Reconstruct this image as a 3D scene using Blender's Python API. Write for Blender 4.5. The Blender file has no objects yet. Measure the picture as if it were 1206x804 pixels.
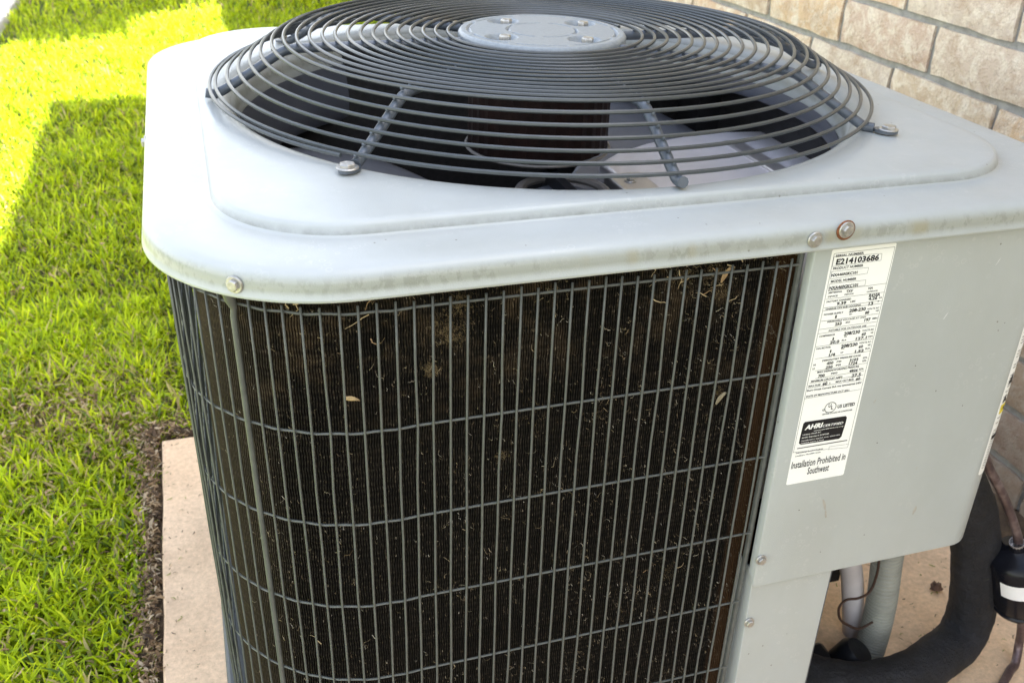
import bpy, math, random
import numpy as np
from mathutils import Vector, Matrix, noise
random.seed(7); rng = np.random.default_rng(7)
scn = bpy.context.scene
COL = scn.collection
R = math.radians

# ------------------------------------------------------------------ camera
def look_camera():
    cd = bpy.data.cameras.new('camera'); cam = bpy.data.objects.new('camera', cd); COL.objects.link(cam)
    C = Vector((-0.34948, -0.98855, 0.25712)); yw, pt, ro = 0.32001749, 0.49676232, 0.03196493
    f = Vector((math.sin(yw)*math.cos(pt), math.cos(yw)*math.cos(pt), -math.sin(pt)))
    r = Vector((math.cos(yw), -math.sin(yw), 0)); u = r.cross(f)
    r2 = math.cos(ro)*r + math.sin(ro)*u; u2 = -math.sin(ro)*r + math.cos(ro)*u
    M = Matrix((r2, u2, -f)).transposed().to_4x4(); M.translation = C
    cam.matrix_world = M
    cd.sensor_width = 36; cd.lens = 36*1164.47/1206
    cd.clip_start = .01; cd.clip_end = 500
    cd.dof.use_dof = True; cd.dof.focus_distance = .78; cd.dof.aperture_fstop = 15
    scn.camera = cam
look_camera()

# ------------------------------------------------------------------ light
SUN_EL, SUN_AZ_VEC = R(60), (1.0, 0.0)          # the sun stands beyond the house, over its roof
w = bpy.data.worlds.new('World'); scn.world = w; w.use_nodes = True
nt = w.node_tree; bgn = nt.nodes['Background']
sky = nt.nodes.new('ShaderNodeTexSky'); sky.sky_type = 'NISHITA'; sky.sun_disc = False
sky.sun_elevation = SUN_EL; sky.sun_rotation = R(90); sky.air_density = 1.0; sky.dust_density = 1.6; sky.ozone_density = 1.0
# broken thin cloud: the blue is veiled by neutral white of about the same brightness, all round the sky
bw = nt.nodes.new('ShaderNodeRGBToBW'); nt.links.new(sky.outputs[0], bw.inputs[0])
wc = nt.nodes.new('ShaderNodeVectorMath'); wc.operation = 'SCALE'; wc.inputs[0].default_value = (1.44, 1.40, 1.30); nt.links.new(bw.outputs[0], wc.inputs['Scale'])
wt = nt.nodes.new('ShaderNodeTexCoord'); wn = nt.nodes.new('ShaderNodeTexNoise'); wn.inputs['Scale'].default_value = 2.6; wn.inputs['Detail'].default_value = 5
nt.links.new(wt.outputs['Generated'], wn.inputs['Vector'])
wr = nt.nodes.new('ShaderNodeMapRange'); wr.inputs[1].default_value = .38; wr.inputs[2].default_value = .60; wr.inputs[3].default_value = .55; wr.inputs[4].default_value = .95
nt.links.new(wn.outputs['Fac'], wr.inputs[0])
wm = nt.nodes.new('ShaderNodeMix'); wm.data_type = 'RGBA'; ws = nt.nodes.new('ShaderNodeSeparateXYZ'); nt.links.new(wt.outputs['Generated'], ws.inputs[0])
wz = nt.nodes.new('ShaderNodeMapRange'); wz.inputs[1].default_value = .25; wz.inputs[2].default_value = .95; wz.inputs[3].default_value = 1.0; wz.inputs[4].default_value = .36
nt.links.new(ws.outputs[2], wz.inputs[0]); wq = nt.nodes.new('ShaderNodeMath'); wq.operation = 'MULTIPLY'; nt.links.new(wr.outputs[0], wq.inputs[0]); nt.links.new(wz.outputs[0], wq.inputs[1])
nt.links.new(wq.outputs[0], wm.inputs[0]); nt.links.new(sky.outputs[0], wm.inputs[6]); nt.links.new(wc.outputs[0], wm.inputs[7])
nt.links.new(wm.outputs[2], bgn.inputs[0]); bgn.inputs[1].default_value = 0.15
sd = bpy.data.lights.new('sun', 'SUN'); sd.energy = 5.0; sd.angle = R(.53); sd.color = (1, .95, .86)
so = bpy.data.objects.new('sun', sd); COL.objects.link(so)
sdir = Vector((math.cos(SUN_EL)*SUN_AZ_VEC[0], math.cos(SUN_EL)*SUN_AZ_VEC[1], math.sin(SUN_EL)))
so.rotation_euler = sdir.to_track_quat('Z', 'Y').to_euler()
vs = scn.view_settings; vs.view_transform = 'Standard'; vs.look = 'None'; vs.exposure = 2.42; vs.gamma = 1.0
vs.use_curve_mapping = False
scn.cycles.max_bounces = 8; scn.cycles.diffuse_bounces = 5; scn.cycles.glossy_bounces = 4

GZ = -0.69      # lawn
PADZ = -0.66    # top of the concrete pad
WX = 0.74       # face of the brick wall

# ------------------------------------------------------------------ helpers
def tag(o, label=None, cat=None, group=None, kind=None):
    if label: o['label'] = label
    if cat: o['category'] = cat
    if group: o['group'] = group
    if kind: o['kind'] = kind
    return o
def thing(name, label, cat, loc=(0, 0, 0), group=None):
    o = bpy.data.objects.new(name, None); o.location = loc; o.empty_display_size = .05; COL.objects.link(o)
    return tag(o, label, cat, group)
def mesh(V, F, smooth=False):
    me = bpy.data.meshes.new('m'); me.from_pydata([tuple(map(float, v)) for v in V], [], [tuple(f) for f in F]); me.update()
    if smooth: me.polygons.foreach_set('use_smooth', [True]*len(me.polygons))
    return me
def npmesh(V, F4, smooth=False):
    """fast mesh from numpy verts and an (n,k) face index array"""
    V = np.asarray(V, np.float32); F4 = np.asarray(F4, np.int32); n, k = F4.shape
    me = bpy.data.meshes.new('m'); me.vertices.add(len(V)); me.vertices.foreach_set('co', V.ravel())
    me.loops.add(n*k); me.loops.foreach_set('vertex_index', F4.ravel())
    me.polygons.add(n); me.polygons.foreach_set('loop_start', np.arange(n, dtype=np.int32)*k)
    try: me.polygons.foreach_set('loop_total', np.full(n, k, np.int32))
    except Exception: pass
    me.polygons.foreach_set('use_smooth', np.full(n, bool(smooth))); me.update(calc_edges=True); me.validate()
    return me
def obj(name, me, mat, parent=None, loc=None):
    o = bpy.data.objects.new(name, me); COL.objects.link(o); me.name = name
    if mat and not me.materials: me.materials.append(mat)
    if parent is not None: o.parent = parent
    if loc is not None: o.location = loc
    return o
class MB:
    def __init__(s): s.V = []; s.F = []
    def add(s, V, F):
        b = len(s.V); s.V += [tuple(v) for v in V]; s.F += [tuple(i+b for i in f) for f in F]; return s
    def box(s, a, b):
        x0, y0, z0 = a; x1, y1, z1 = b
        V = [(x0,y0,z0),(x1,y0,z0),(x1,y1,z0),(x0,y1,z0),(x0,y0,z1),(x1,y0,z1),(x1,y1,z1),(x0,y1,z1)]
        return s.add(V, [(0,3,2,1),(4,5,6,7),(0,1,5,4),(1,2,6,5),(2,3,7,6),(3,0,4,7)])
    def tube(s, P, r, n=8, caps=True):
        P = [Vector(p) for p in P]; m = len(P)
        rr = r if hasattr(r, '__len__') else [r]*m
        t = (P[1]-P[0]).normalized(); a = Vector((0,0,1)) if abs(t.z) < .9 else Vector((1,0,0))
        u = t.cross(a).normalized(); V = []; F = []
        for i, p in enumerate(P):
            if i == 0: t = P[1]-P[0]
            elif i == m-1: t = P[-1]-P[-2]
            else: t = (P[i+1]-P[i]).normalized()+(P[i]-P[i-1]).normalized()
            t = t.normalized(); u = (u-t*u.dot(t)).normalized(); v = t.cross(u)
            V += [p+(u*math.cos(2*math.pi*k/n)+v*math.sin(2*math.pi*k/n))*rr[i] for k in range(n)]
        for i in range(m-1):
            F += [(i*n+k, i*n+(k+1) % n, (i+1)*n+(k+1) % n, (i+1)*n+k) for k in range(n)]
        if caps: F += [tuple(range(n-1, -1, -1)), tuple((m-1)*n+k for k in range(n))]
        return s.add(V, F)
    def lathe(s, prof, c=(0,0,0), n=32, ax='z', cap=True):
        V = []; F = []
        for r_, z in prof:
            for k in range(n):
                a = 2*math.pi*k/n; p = (r_*math.cos(a), r_*math.sin(a), z)
                if ax == 'y': p = (p[0], p[2], p[1])
                V.append((p[0]+c[0], p[1]+c[1], p[2]+c[2]))
        for i in range(len(prof)-1):
            F += [(i*n+k, i*n+(k+1) % n, (i+1)*n+(k+1) % n, (i+1)*n+k) for k in range(n)]
        if cap: F += [tuple(range(n-1, -1, -1)), tuple((len(prof)-1)*n+k for k in range(n))]
        return s.add(V, F)
    def build(s, name, mat, parent=None, smooth=True, bev=0, loc=None):
        o = obj(name, mesh(s.V, s.F, smooth), mat, parent, loc)
        if smooth:
            try: o.data.set_sharp_from_angle(angle=R(38))
            except Exception: pass
        if bev:
            m = o.modifiers.new('bevel', 'BEVEL'); m.width = bev; m.segments = 2; m.limit_method = 'ANGLE'
        return o
def smooth_path(P, n=8):
    """Catmull-Rom through P"""
    P = [Vector(p) for p in P]; Q = [P[0]*2-P[1]]+P+[P[-1]*2-P[-2]]; out = []
    for i in range(1, len(Q)-2):
        for k in range(n):
            t = k/n; a, b, c, d = Q[i-1], Q[i], Q[i+1], Q[i+2]
            out.append(.5*((2*b)+(c-a)*t+(2*a-5*b+4*c-d)*t*t+(3*b-a-3*c+d)*t**3))
    return out+[P[-1]]
def rsq(x0, x1, y0, y1, r, n=12):
    """rounded rectangle, anticlockwise from the front-left corner's end"""
    out = []
    for cx, cy, a0 in ((x1-r, y0+r, -90), (x1-r, y1-r, 0), (x0+r, y1-r, 90), (x0+r, y0+r, 180)):
        for k in range(n+1):
            a = R(a0+90*k/n); out.append((cx+r*math.cos(a), cy+r*math.sin(a)))
    return out

# ------------------------------------------------------------------ materials
def M(name): 
    m = bpy.data.materials.new(name); m.use_nodes = True
    return m, m.node_tree.nodes, m.node_tree.links, m.node_tree.nodes['Principled BSDF']
def ramp(N, L, fac, stops):
    c = N.new('ShaderNodeValToRGB'); L.new(fac, c.inputs[0]); e = c.color_ramp.elements
    e[0].position, e[0].color = stops[0][0], (*stops[0][1], 1); e[1].position, e[1].color = stops[-1][0], (*stops[-1][1], 1)
    for p, q in stops[1:-1]:
        k = e.new(p); k.color = (*q, 1)
    return c.outputs[0]
def nz(N, L, scale, detail=4, rough=.55, vec=None, dist=0):
    t = N.new('ShaderNodeTexNoise'); t.inputs['Scale'].default_value = scale; t.inputs['Detail'].default_value = detail
    t.inputs['Roughness'].default_value = rough; t.inputs['Distortion'].default_value = dist
    if vec: L.new(vec, t.inputs['Vector'])
    return t.outputs['Fac']
def coord(N, L, scale=(1,1,1), which='Object'):
    tc = N.new('ShaderNodeTexCoord'); mp = N.new('ShaderNodeMapping'); mp.inputs['Scale'].default_value = scale
    L.new(tc.outputs[which], mp.inputs['Vector']); return mp.outputs[0]
def mix(N, L, fac, a, b):
    m = N.new('ShaderNodeMix'); m.data_type = 'RGBA'
    if isinstance(fac, (int, float)): m.inputs[0].default_value = fac
    else: L.new(fac, m.inputs[0])
    for i, v in ((6, a), (7, b)):
        if isinstance(v, tuple): m.inputs[i].default_value = (*v, 1)
        else: L.new(v, m.inputs[i])
    return m.outputs[2]
def mth(N, L, op, a, b=None):
    m = N.new('ShaderNodeMath'); m.operation = op; m.use_clamp = False
    for i, v in enumerate((a, b)):
        if v is None: continue
        if isinstance(v, (int, float)): m.inputs[i].default_value = v
        else: L.new(v, m.inputs[i])
    return m.outputs[0]
def bump(N, L, B, h, strength=.3, dist=.002):
    b = N.new('ShaderNodeBump'); b.inputs['Strength'].default_value = strength; b.inputs['Distance'].default_value = dist
    L.new(h, b.inputs['Height']); L.new(b.outputs[0], B.inputs['Normal'])
def simple(name, col, rough=.5, metal=0, var=.12, scale=60, bmp=0):
    m, N, L, B = M(name); v = coord(N, L)
    if max(col) < .06: B.inputs['Specular IOR Level'].default_value = .22
    f = nz(N, L, scale, 5, .6, v)
    c = ramp(N, L, f, [(.3, tuple(x*(1-var) for x in col)), (.7, tuple(min(1, x*(1+var)) for x in col))])
    L.new(c, B.inputs['Base Color']); B.inputs['Roughness'].default_value = rough; B.inputs['Metallic'].default_value = metal
    if bmp: bump(N, L, B, f, bmp)
    return m
def paint(name, dirty_shaded=False, col=(.385, .412, .405)):
    """baked enamel on sheet steel: faint orange peel, scuffs, specks; optionally smudged along the rim, step shading painted in"""
    m, N, L, B = M(name); v = coord(N, L)
    c = ramp(N, L, nz(N, L, 9, 4, .6, v), [(.3, tuple(x*.955 for x in col)), (.7, tuple(x*1.03 for x in col))])
    speck = N.new('ShaderNodeTexVoronoi'); speck.inputs['Scale'].default_value = 85; L.new(v, speck.inputs['Vector'])
    sp = mth(N, L, 'LESS_THAN', speck.outputs['Distance'], .075)
    gate = mth(N, L, 'GREATER_THAN', nz(N, L, 31, 2, .5, v), .60)
    c = mix(N, L, mth(N, L, 'MULTIPLY', mth(N, L, 'MULTIPLY', sp, gate), .75), c, (.10, .08, .06))
    sv = coord(N, L, (9, 60, 60))
    scr = mth(N, L, 'GREATER_THAN', nz(N, L, 3.2, 6, .75, sv), .715)
    c = mix(N, L, mth(N, L, 'MULTIPLY', scr, .30), c, (.62, .63, .62))
    spots = N.new('ShaderNodeTexVoronoi'); spots.inputs['Scale'].default_value = 130; L.new(v, spots.inputs['Vector'])
    wsp = mth(N, L, 'MULTIPLY', mth(N, L, 'LESS_THAN', mth(N, L, 'ABSOLUTE', mth(N, L, 'SUBTRACT', spots.outputs['Distance'], .30)), .05), ramp(N, L, nz(N, L, 24, 3, .6, v), [(.52, (0,)*3), (.62, (1,)*3)]))
    c = mix(N, L, mth(N, L, 'MULTIPLY', wsp, .16), c, (.62, .62, .60))
    film = ramp(N, L, nz(N, L, 6, 6, .72, coord(N, L, (1, 1, .35)), .3), [(.42, (0,)*3), (.70, (1,)*3)])
    c = mix(N, L, mth(N, L, 'MULTIPLY', film, .30), c, (.30, .305, .265))
    if dirty_shaded:
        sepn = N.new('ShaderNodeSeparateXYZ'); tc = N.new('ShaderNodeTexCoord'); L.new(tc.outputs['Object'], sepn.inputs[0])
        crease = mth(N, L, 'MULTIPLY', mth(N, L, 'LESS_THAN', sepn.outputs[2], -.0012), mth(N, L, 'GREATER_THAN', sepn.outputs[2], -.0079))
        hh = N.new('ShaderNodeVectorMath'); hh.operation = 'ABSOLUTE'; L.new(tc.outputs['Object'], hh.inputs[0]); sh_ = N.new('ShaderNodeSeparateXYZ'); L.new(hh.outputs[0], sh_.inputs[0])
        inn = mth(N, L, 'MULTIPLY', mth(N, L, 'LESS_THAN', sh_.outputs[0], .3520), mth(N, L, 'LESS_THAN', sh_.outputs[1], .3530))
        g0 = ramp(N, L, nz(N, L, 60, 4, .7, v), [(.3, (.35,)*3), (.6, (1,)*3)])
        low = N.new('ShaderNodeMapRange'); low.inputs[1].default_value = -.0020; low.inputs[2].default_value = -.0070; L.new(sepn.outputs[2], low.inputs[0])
        c = mix(N, L, mth(N, L, 'MULTIPLY', mth(N, L, 'MULTIPLY', mth(N, L, 'MULTIPLY', crease, inn), low.outputs[0]), mth(N, L, 'MULTIPLY', g0, .62)), c, (.15, .16, .135))  # grime in the crease, darkened further to paint in the step's shading
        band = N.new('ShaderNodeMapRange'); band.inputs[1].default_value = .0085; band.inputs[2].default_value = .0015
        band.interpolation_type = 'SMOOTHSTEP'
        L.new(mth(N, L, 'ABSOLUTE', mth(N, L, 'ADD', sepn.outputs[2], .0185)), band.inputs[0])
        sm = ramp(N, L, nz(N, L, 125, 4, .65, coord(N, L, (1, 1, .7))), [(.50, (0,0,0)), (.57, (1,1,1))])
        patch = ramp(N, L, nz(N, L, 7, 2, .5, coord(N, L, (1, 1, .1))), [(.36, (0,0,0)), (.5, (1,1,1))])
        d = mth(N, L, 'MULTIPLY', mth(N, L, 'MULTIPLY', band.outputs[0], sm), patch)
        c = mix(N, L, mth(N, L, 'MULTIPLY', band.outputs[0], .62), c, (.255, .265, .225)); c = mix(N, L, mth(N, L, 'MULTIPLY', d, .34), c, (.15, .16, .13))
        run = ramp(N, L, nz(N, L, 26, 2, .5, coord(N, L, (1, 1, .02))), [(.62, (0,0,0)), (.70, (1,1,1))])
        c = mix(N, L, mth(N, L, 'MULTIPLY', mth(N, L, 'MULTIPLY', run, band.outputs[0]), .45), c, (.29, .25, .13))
    L.new(c, B.inputs['Base Color'])
    L.new(ramp(N, L, nz(N, L, 22, 4, .6, v), [(.3, (.34,)*3), (.7, (.46,)*3)]), B.inputs['Roughness'])
    B.inputs['Coat Weight'].default_value = .18; B.inputs['Coat Roughness'].default_value = .16
    hb = mth(N, L, 'ADD', mth(N, L, 'MULTIPLY', nz(N, L, 900, 2, .5, v), .25), nz(N, L, 14, 3, .5, v))
    bump(N, L, B, hb, .22, .0028)
    return m
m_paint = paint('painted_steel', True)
m_panel = paint('panel_steel')
m_wire = simple('grey_coated_wire', (.088, .095, .088), .5, 0, .18, 120)
m_guard = simple('guard_wire', (.050, .058, .062), .33, 0, .12, 90)
m_spoke = simple('spoke_rod', (.085, .10, .12), .36, 0, .22, 60, .1)
m_hub = simple('hub_plate_paint', (.24, .27, .29), .42, 0, .12, 240, .15)
m_zinc = simple('zinc_bolt', (.42, .41, .38), .38, .7, .2, 300, .15)
m_rust = simple('rusty_washer', (.20, .075, .03), .8, .2, .5, 400, .4)
m_galv = simple('galvanised_sheet', (.52, .50, .50), .30, .75, .14, 20, .05)
m_galvw = simple('light_sheet', (.66, .64, .66), .34, .35, .10, 14, .05)
m_shroud = simple('shroud_grey', (.085, .093, .115), .38, 0, .08, 12)
m_dark = simple('dark_inside', (.02, .02, .022), .7)
m_blade = simple('blade_grey', (.11, .117, .135), .45, .2, .12, 20)
m_motor = simple('motor_body', (.010, .0035, .0028), .6, .2, .5, 70, .3)
m_ring = simple('pale_ring', (.16, .15, .14), .4, .2)
m_black = simple('black_plastic', (.012, .013, .016), .38, 0, .2)
m_drier = simple('drier_paint', (.007, .0075, .011), .26, 0, .3, 40)
m_white = simple('white_sticker', (.78, .79, .80), .5, 0, .03)
m_pvc = simple('pvc_pipe', (.55, .51, .50), .42, 0, .10, 30)
m_flex = simple('grey_conduit', (.27, .275, .235), .5, 0, .14, 40)
m_cable = simple('old_cable', (.05, .028, .02), .6)
m_label = simple('label_paper', (.84, .85, .82), .42, 0, .03, 30)
m_ink = simple('black_ink', (.012, .012, .014), .5)
m_inkg = simple('grey_ink', (.06, .06, .065), .5)
m_yellow = simple('yellow_ink', (.75, .62, .03), .5)
m_endplate = simple('tube_sheet', (.13, .075, .045), .7, .2, .45, 50, .3)
m_base = simple('base_pan_steel', (.10, .105, .10), .5)

def mat_foam():
    m, N, L, B = M('foam_insulation'); v = coord(N, L)
    f = nz(N, L, 38, 8, .72, v, .4); L.new(ramp(N, L, f, [(.35, (.003,.0035,.005)), (.62, (.012,.013,.018)), (.8, (.05,.05,.06))]), B.inputs['Base Color'])
    B.inputs['Roughness'].default_value = .62; bump(N, L, B, mth(N, L, 'ADD', f, mth(N, L, 'MULTIPLY', nz(N, L, 160, 4, .7, v, 1.0), .35)), 1, .008); return m
m_foam = mat_foam()
def mat_copper():
    m, N, L, B = M('weathered_copper'); v = coord(N, L)
    L.new(ramp(N, L, nz(N, L, 35, 6, .7, v), [(.3, (.05,.035,.037)), (.5, (.13,.092,.092)), (.78, (.36,.30,.30))]), B.inputs['Base Color'])
    B.inputs['Roughness'].default_value = .4; B.inputs['Metallic'].default_value = .55; return m
m_copper = mat_copper()
def mat_concrete(name, a, b, dirt):
    m, N, L, B = M(name); v = coord(N, L)
    c = ramp(N, L, nz(N, L, 5.5, 6, .65, v), [(.3, a), (.72, b)])
    pit = N.new('ShaderNodeTexVoronoi'); pit.inputs['Scale'].default_value = 75; L.new(v, pit.inputs['Vector'])
    p = mth(N, L, 'MULTIPLY', mth(N, L, 'LESS_THAN', pit.outputs['Distance'], .13), mth(N, L, 'GREATER_THAN', nz(N, L, 16, 3, .5, v), .56))
    c = mix(N, L, mth(N, L, 'MULTIPLY', p, .6), c, tuple(x*.45 for x in a))
    g = ramp(N, L, nz(N, L, 150, 4, .7, v), [(.3, (.80,)*3), (.7, (1.12,)*3)])
    mm = N.new('ShaderNodeMix'); mm.data_type = 'RGBA'; mm.blend_type = 'MULTIPLY'; mm.inputs[0].default_value = 1
    L.new(c, mm.inputs[6]); L.new(g, mm.inputs[7]); c = mm.outputs[2]
    c = mix(N, L, mth(N, L, 'MULTIPLY', ramp(N, L, nz(N, L, 9, 7, .75, v, .4), [(.50, (0,)*3), (.70, (1,)*3)]), .38), c, tuple(x*.5 for x in a))
    vc = N.new('ShaderNodeTexVoronoi'); vc.feature = 'DISTANCE_TO_EDGE'; vc.inputs['Scale'].default_value = 2.3; L.new(v, vc.inputs['Vector'])
    c = mix(N, L, mth(N, L, 'MULTIPLY', mth(N, L, 'LESS_THAN', vc.outputs['Distance'], .0035), .0), c, (.1, .08, .06))
    L.new(c, B.inputs['Base Color']); B.inputs['Roughness'].default_value = .9
    h = mth(N, L, 'SUBTRACT', mth(N, L, 'ADD', nz(N, L, 60, 6, .75, v), nz(N, L, 7, 3, .5, v)), p)
    bump(N, L, B, h, .45, .004); return m
m_pad = mat_concrete('pad_concrete', (.70,.49,.30), (.92,.67,.43), False)
m_path = mat_concrete('path_concrete', (.42,.40,.37), (.55,.53,.50), False)
def mat_brick():
    m, N, L, B = M('tumbled_brick'); tc = N.new('ShaderNodeTexCoord'); oi = N.new('ShaderNodeObjectInfo')
    ad = N.new('ShaderNodeVectorMath'); ad.operation = 'ADD'; L.new(tc.outputs['Object'], ad.inputs[0])
    cm = N.new('ShaderNodeCombineXYZ'); L.new(mth(N, L, 'MULTIPLY', oi.outputs['Random'], 9), cm.inputs[0]); L.new(mth(N, L, 'MULTIPLY', oi.outputs['Random'], 5), cm.inputs[1])
    L.new(cm.outputs[0], ad.inputs[1]); v = ad.outputs[0]
    base = ramp(N, L, oi.outputs['Random'], [(0, (.56,.45,.33)), (.3, (.68,.49,.31)), (.5, (.60,.51,.42)), (.75, (.66,.46,.29)), (1, (.55,.42,.34))])
    c = mix(N, L, mth(N, L, 'MULTIPLY', ramp(N, L, nz(N, L, 34, 8, .78, v, .6), [(.45, (0,)*3), (.58, (1,)*3)]), .9), base, (.76, .67, .54))
    c = mix(N, L, mth(N, L, 'MULTIPLY', ramp(N, L, nz(N, L, 14, 8, .8, v, .6), [(.50, (0,)*3), (.64, (1,)*3)]), .6), c, (.40, .26, .16))
    c = mix(N, L, mth(N, L, 'MULTIPLY', ramp(N, L, nz(N, L, 160, 4, .7, v), [(.55, (0,)*3), (.7, (1,)*3)]), .45), c, (.24, .18, .13))
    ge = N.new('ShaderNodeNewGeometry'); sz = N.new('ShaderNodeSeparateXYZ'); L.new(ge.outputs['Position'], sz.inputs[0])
    sr = N.new('ShaderNodeMapRange'); sr.inputs[1].default_value = -.22; sr.inputs[2].default_value = -.50     # shade low on the wall, painted into the brick colour
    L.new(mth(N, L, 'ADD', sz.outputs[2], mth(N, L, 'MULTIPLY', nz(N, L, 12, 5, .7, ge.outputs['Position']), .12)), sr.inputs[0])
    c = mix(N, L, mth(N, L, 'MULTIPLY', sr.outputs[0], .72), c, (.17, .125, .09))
    L.new(c, B.inputs['Base Color']); B.inputs['Roughness'].default_value = .92
    bump(N, L, B, mth(N, L, 'ADD', nz(N, L, 45, 6, .7, v, .6), mth(N, L, 'MULTIPLY', nz(N, L, 260, 3, .6, v), .5)), 1.0, .0045); return m
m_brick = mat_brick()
def mat_mortar():
    m, N, L, B = M('mortar'); v = coord(N, L)
    L.new(ramp(N, L, nz(N, L, 40, 6, .7, v), [(.3, (.24,.24,.225)), (.7, (.42,.415,.39))]), B.inputs['Base Color'])
    B.inputs['Roughness'].default_value = .95; bump(N, L, B, nz(N, L, 90, 6, .75, v), .9, .005); return m
m_mortar = mat_mortar()
def mat_soil():
    m, N, L, B = M('soil'); v = coord(N, L)
    L.new(ramp(N, L, nz(N, L, 22, 9, .75, v), [(.3, (.045,.026,.014)), (.52, (.12,.075,.038)), (.72, (.25,.165,.09))]), B.inputs['Base Color'])
    B.inputs['Roughness'].default_value = .97; bump(N, L, B, nz(N, L, 45, 8, .8, v), 1, .012); return m
m_soil = mat_soil()
def mat_ground():
    m, N, L, B = M('lawn_soil'); v = coord(N, L)
    L.new(ramp(N, L, nz(N, L, 30, 9, .75, v), [(.3, (.035,.045,.008)), (.55, (.08,.10,.015)), (.75, (.13,.13,.03))]), B.inputs['Base Color'])
    B.inputs['Roughness'].default_value = .95; bump(N, L, B, nz(N, L, 60, 8, .8, v), 1, .015); return m
m_ground = mat_ground()
def mat_vcol(name, rough, trans, attr='tint'):
    m, N, L, B = M(name); a = N.new('ShaderNodeAttribute'); a.attribute_name = attr
    L.new(a.outputs['Color'], B.inputs['Base Color']); B.inputs['Roughness'].default_value = rough; B.inputs['Specular IOR Level'].default_value = .25
    if trans:
        t = N.new('ShaderNodeBsdfTranslucent'); L.new(a.outputs['Color'], t.inputs[0]); ms = N.new('ShaderNodeMixShader')
        ms.inputs[0].default_value = trans; L.new(B.outputs[0], ms.inputs[1]); L.new(t.outputs[0], ms.inputs[2])
        L.new(ms.outputs[0], N['Material Output'].inputs[0])
    return m
m_grass = mat_vcol('grass_blade', .55, .45)
m_straw = mat_vcol('dry_litter', .8, 0)
m_leaf = mat_vcol('tree_leaf', .5, .3)
m_unseen_tree_bark = simple('unseen_tree_bark', (.12, .09, .065), .9, 0, .35, 30, .8)
def mat_fins():
    m, N, L, B = M('coil_fins'); v = coord(N, L)
    sp = N.new('ShaderNodeSeparateXYZ'); tc = N.new('ShaderNodeTexCoord'); L.new(tc.outputs['Object'], sp.inputs[0])
    at = N.new('ShaderNodeAttribute'); at.attribute_name = 'ridge'
    c = ramp(N, L, nz(N, L, 110, 6, .75, v), [(.35, (.002,.0018,.0015)), (.6, (.004,.0035,.003)), (.82, (.020,.016,.012))])
    dust = mth(N, L, 'MULTIPLY', at.outputs['Fac'], ramp(N, L, nz(N, L, 300, 4, .75, v), [(.38, (.05,)*3), (.62, (1,)*3)]))
    c = mix(N, L, mth(N, L, 'MULTIPLY', dust, mth(N, L, 'MULTIPLY', ramp(N, L, nz(N, L, 11, 5, .7, v), [(.35, (.25,)*3), (.65, (1,)*3)]), mth(N, L, 'ADD', mth(N, L, 'MULTIPLY', mth(N, L, 'SINE', mth(N, L, 'MULTIPLY', sp.outputs[2], 1080)), .42), .5))), c, (.036, .030, .022))
    top = N.new('ShaderNodeMapRange'); top.inputs[1].default_value = -.20; top.inputs[2].default_value = -.035; L.new(sp.outputs[2], top.inputs[0])
    lint = mth(N, L, 'MULTIPLY', ramp(N, L, nz(N, L, 22, 8, .8, v), [(.50, (0,)*3), (.68, (1,)*3)]), top.outputs[0])
    c = mix(N, L, mth(N, L, 'MULTIPLY', lint, .8), c, (.10, .068, .038))
    lf = N.new('ShaderNodeMapRange'); lf.inputs[1].default_value = -.315; lf.inputs[2].default_value = -.368; L.new(sp.outputs[0], lf.inputs[0])
    c = mix(N, L, mth(N, L, 'MULTIPLY', lf.outputs[0], .55), c, (.075, .058, .038))
    rt = N.new('ShaderNodeMapRange'); rt.inputs[1].default_value = .070; rt.inputs[2].default_value = .080; L.new(sp.outputs[0], rt.inputs[0])
    c = mix(N, L, mth(N, L, 'MULTIPLY', rt.outputs[0], .85), c, (.060, .032, .015))
    rowm = mth(N, L, 'SINE', mth(N, L, 'MULTIPLY', sp.outputs[2], 1430))
    fl = ramp(N, L, nz(N, L, 520, 3, .7, coord(N, L, (1, 1, .35))), [(.56, (0,)*3), (.68, (1,)*3)])
    area = ramp(N, L, nz(N, L, 17, 5, .7, v), [(.36, (.15,)*3), (.66, (1,)*3)])
    c = mix(N, L, mth(N, L, 'MULTIPLY', mth(N, L, 'MULTIPLY', fl, area), mth(N, L, 'ADD', mth(N, L, 'MULTIPLY', rowm, .35), .5)), c, (.17, .135, .095))
    L.new(c, B.inputs['Base Color']); B.inputs['Roughness'].default_value = .8; B.inputs['Specular IOR Level'].default_value = .12; return m
m_fins = mat_fins()

# ================================================================== AIR CONDITIONER
ac = thing('air_conditioner', 'light grey outdoor air conditioner with black coil and round wire fan guard', 'air conditioner', (0, 0, PADZ))
def U(o):                       # parts are modelled in the deck's coordinates; the Empty stands at the pad
    o.location.z -= PADZ; return o
NP = 400
TH = np.arange(NP)*2*np.pi/NP
def polar(x0, x1, y0, y1, r):
    P = np.array(rsq(x0, x1, y0, y1, r, 40)); Q = []
    for i in range(len(P)):                               # fill the straights
        a, b = P[i], P[(i+1) % len(P)]; k = max(1, int(np.hypot(*(b-a))/.004))
        for j in range(k): Q.append(a+(b-a)*j/k)
    Q = np.array(Q); an = np.arctan2(Q[:,1], Q[:,0]) % (2*np.pi); o = np.argsort(an); an = an[o]; ra = np.hypot(Q[:,0], Q[:,1])[o]
    an = np.concatenate([an-2*np.pi, an, an+2*np.pi]); ra = np.tile(ra, 3)
    rr = np.interp(TH, an, ra); return np.stack([rr*np.cos(TH), rr*np.sin(TH)], 1)
def offs(d): return polar(-.398+d, .398-d, -.411+d, .352-d, .137-d)
def rais(d): return polar(-.3485+d, .3465-d, -.3510+d, .3445-d, .102-d)
def circ(r): return np.stack([r*np.cos(TH), r*np.sin(TH)], 1)
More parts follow.
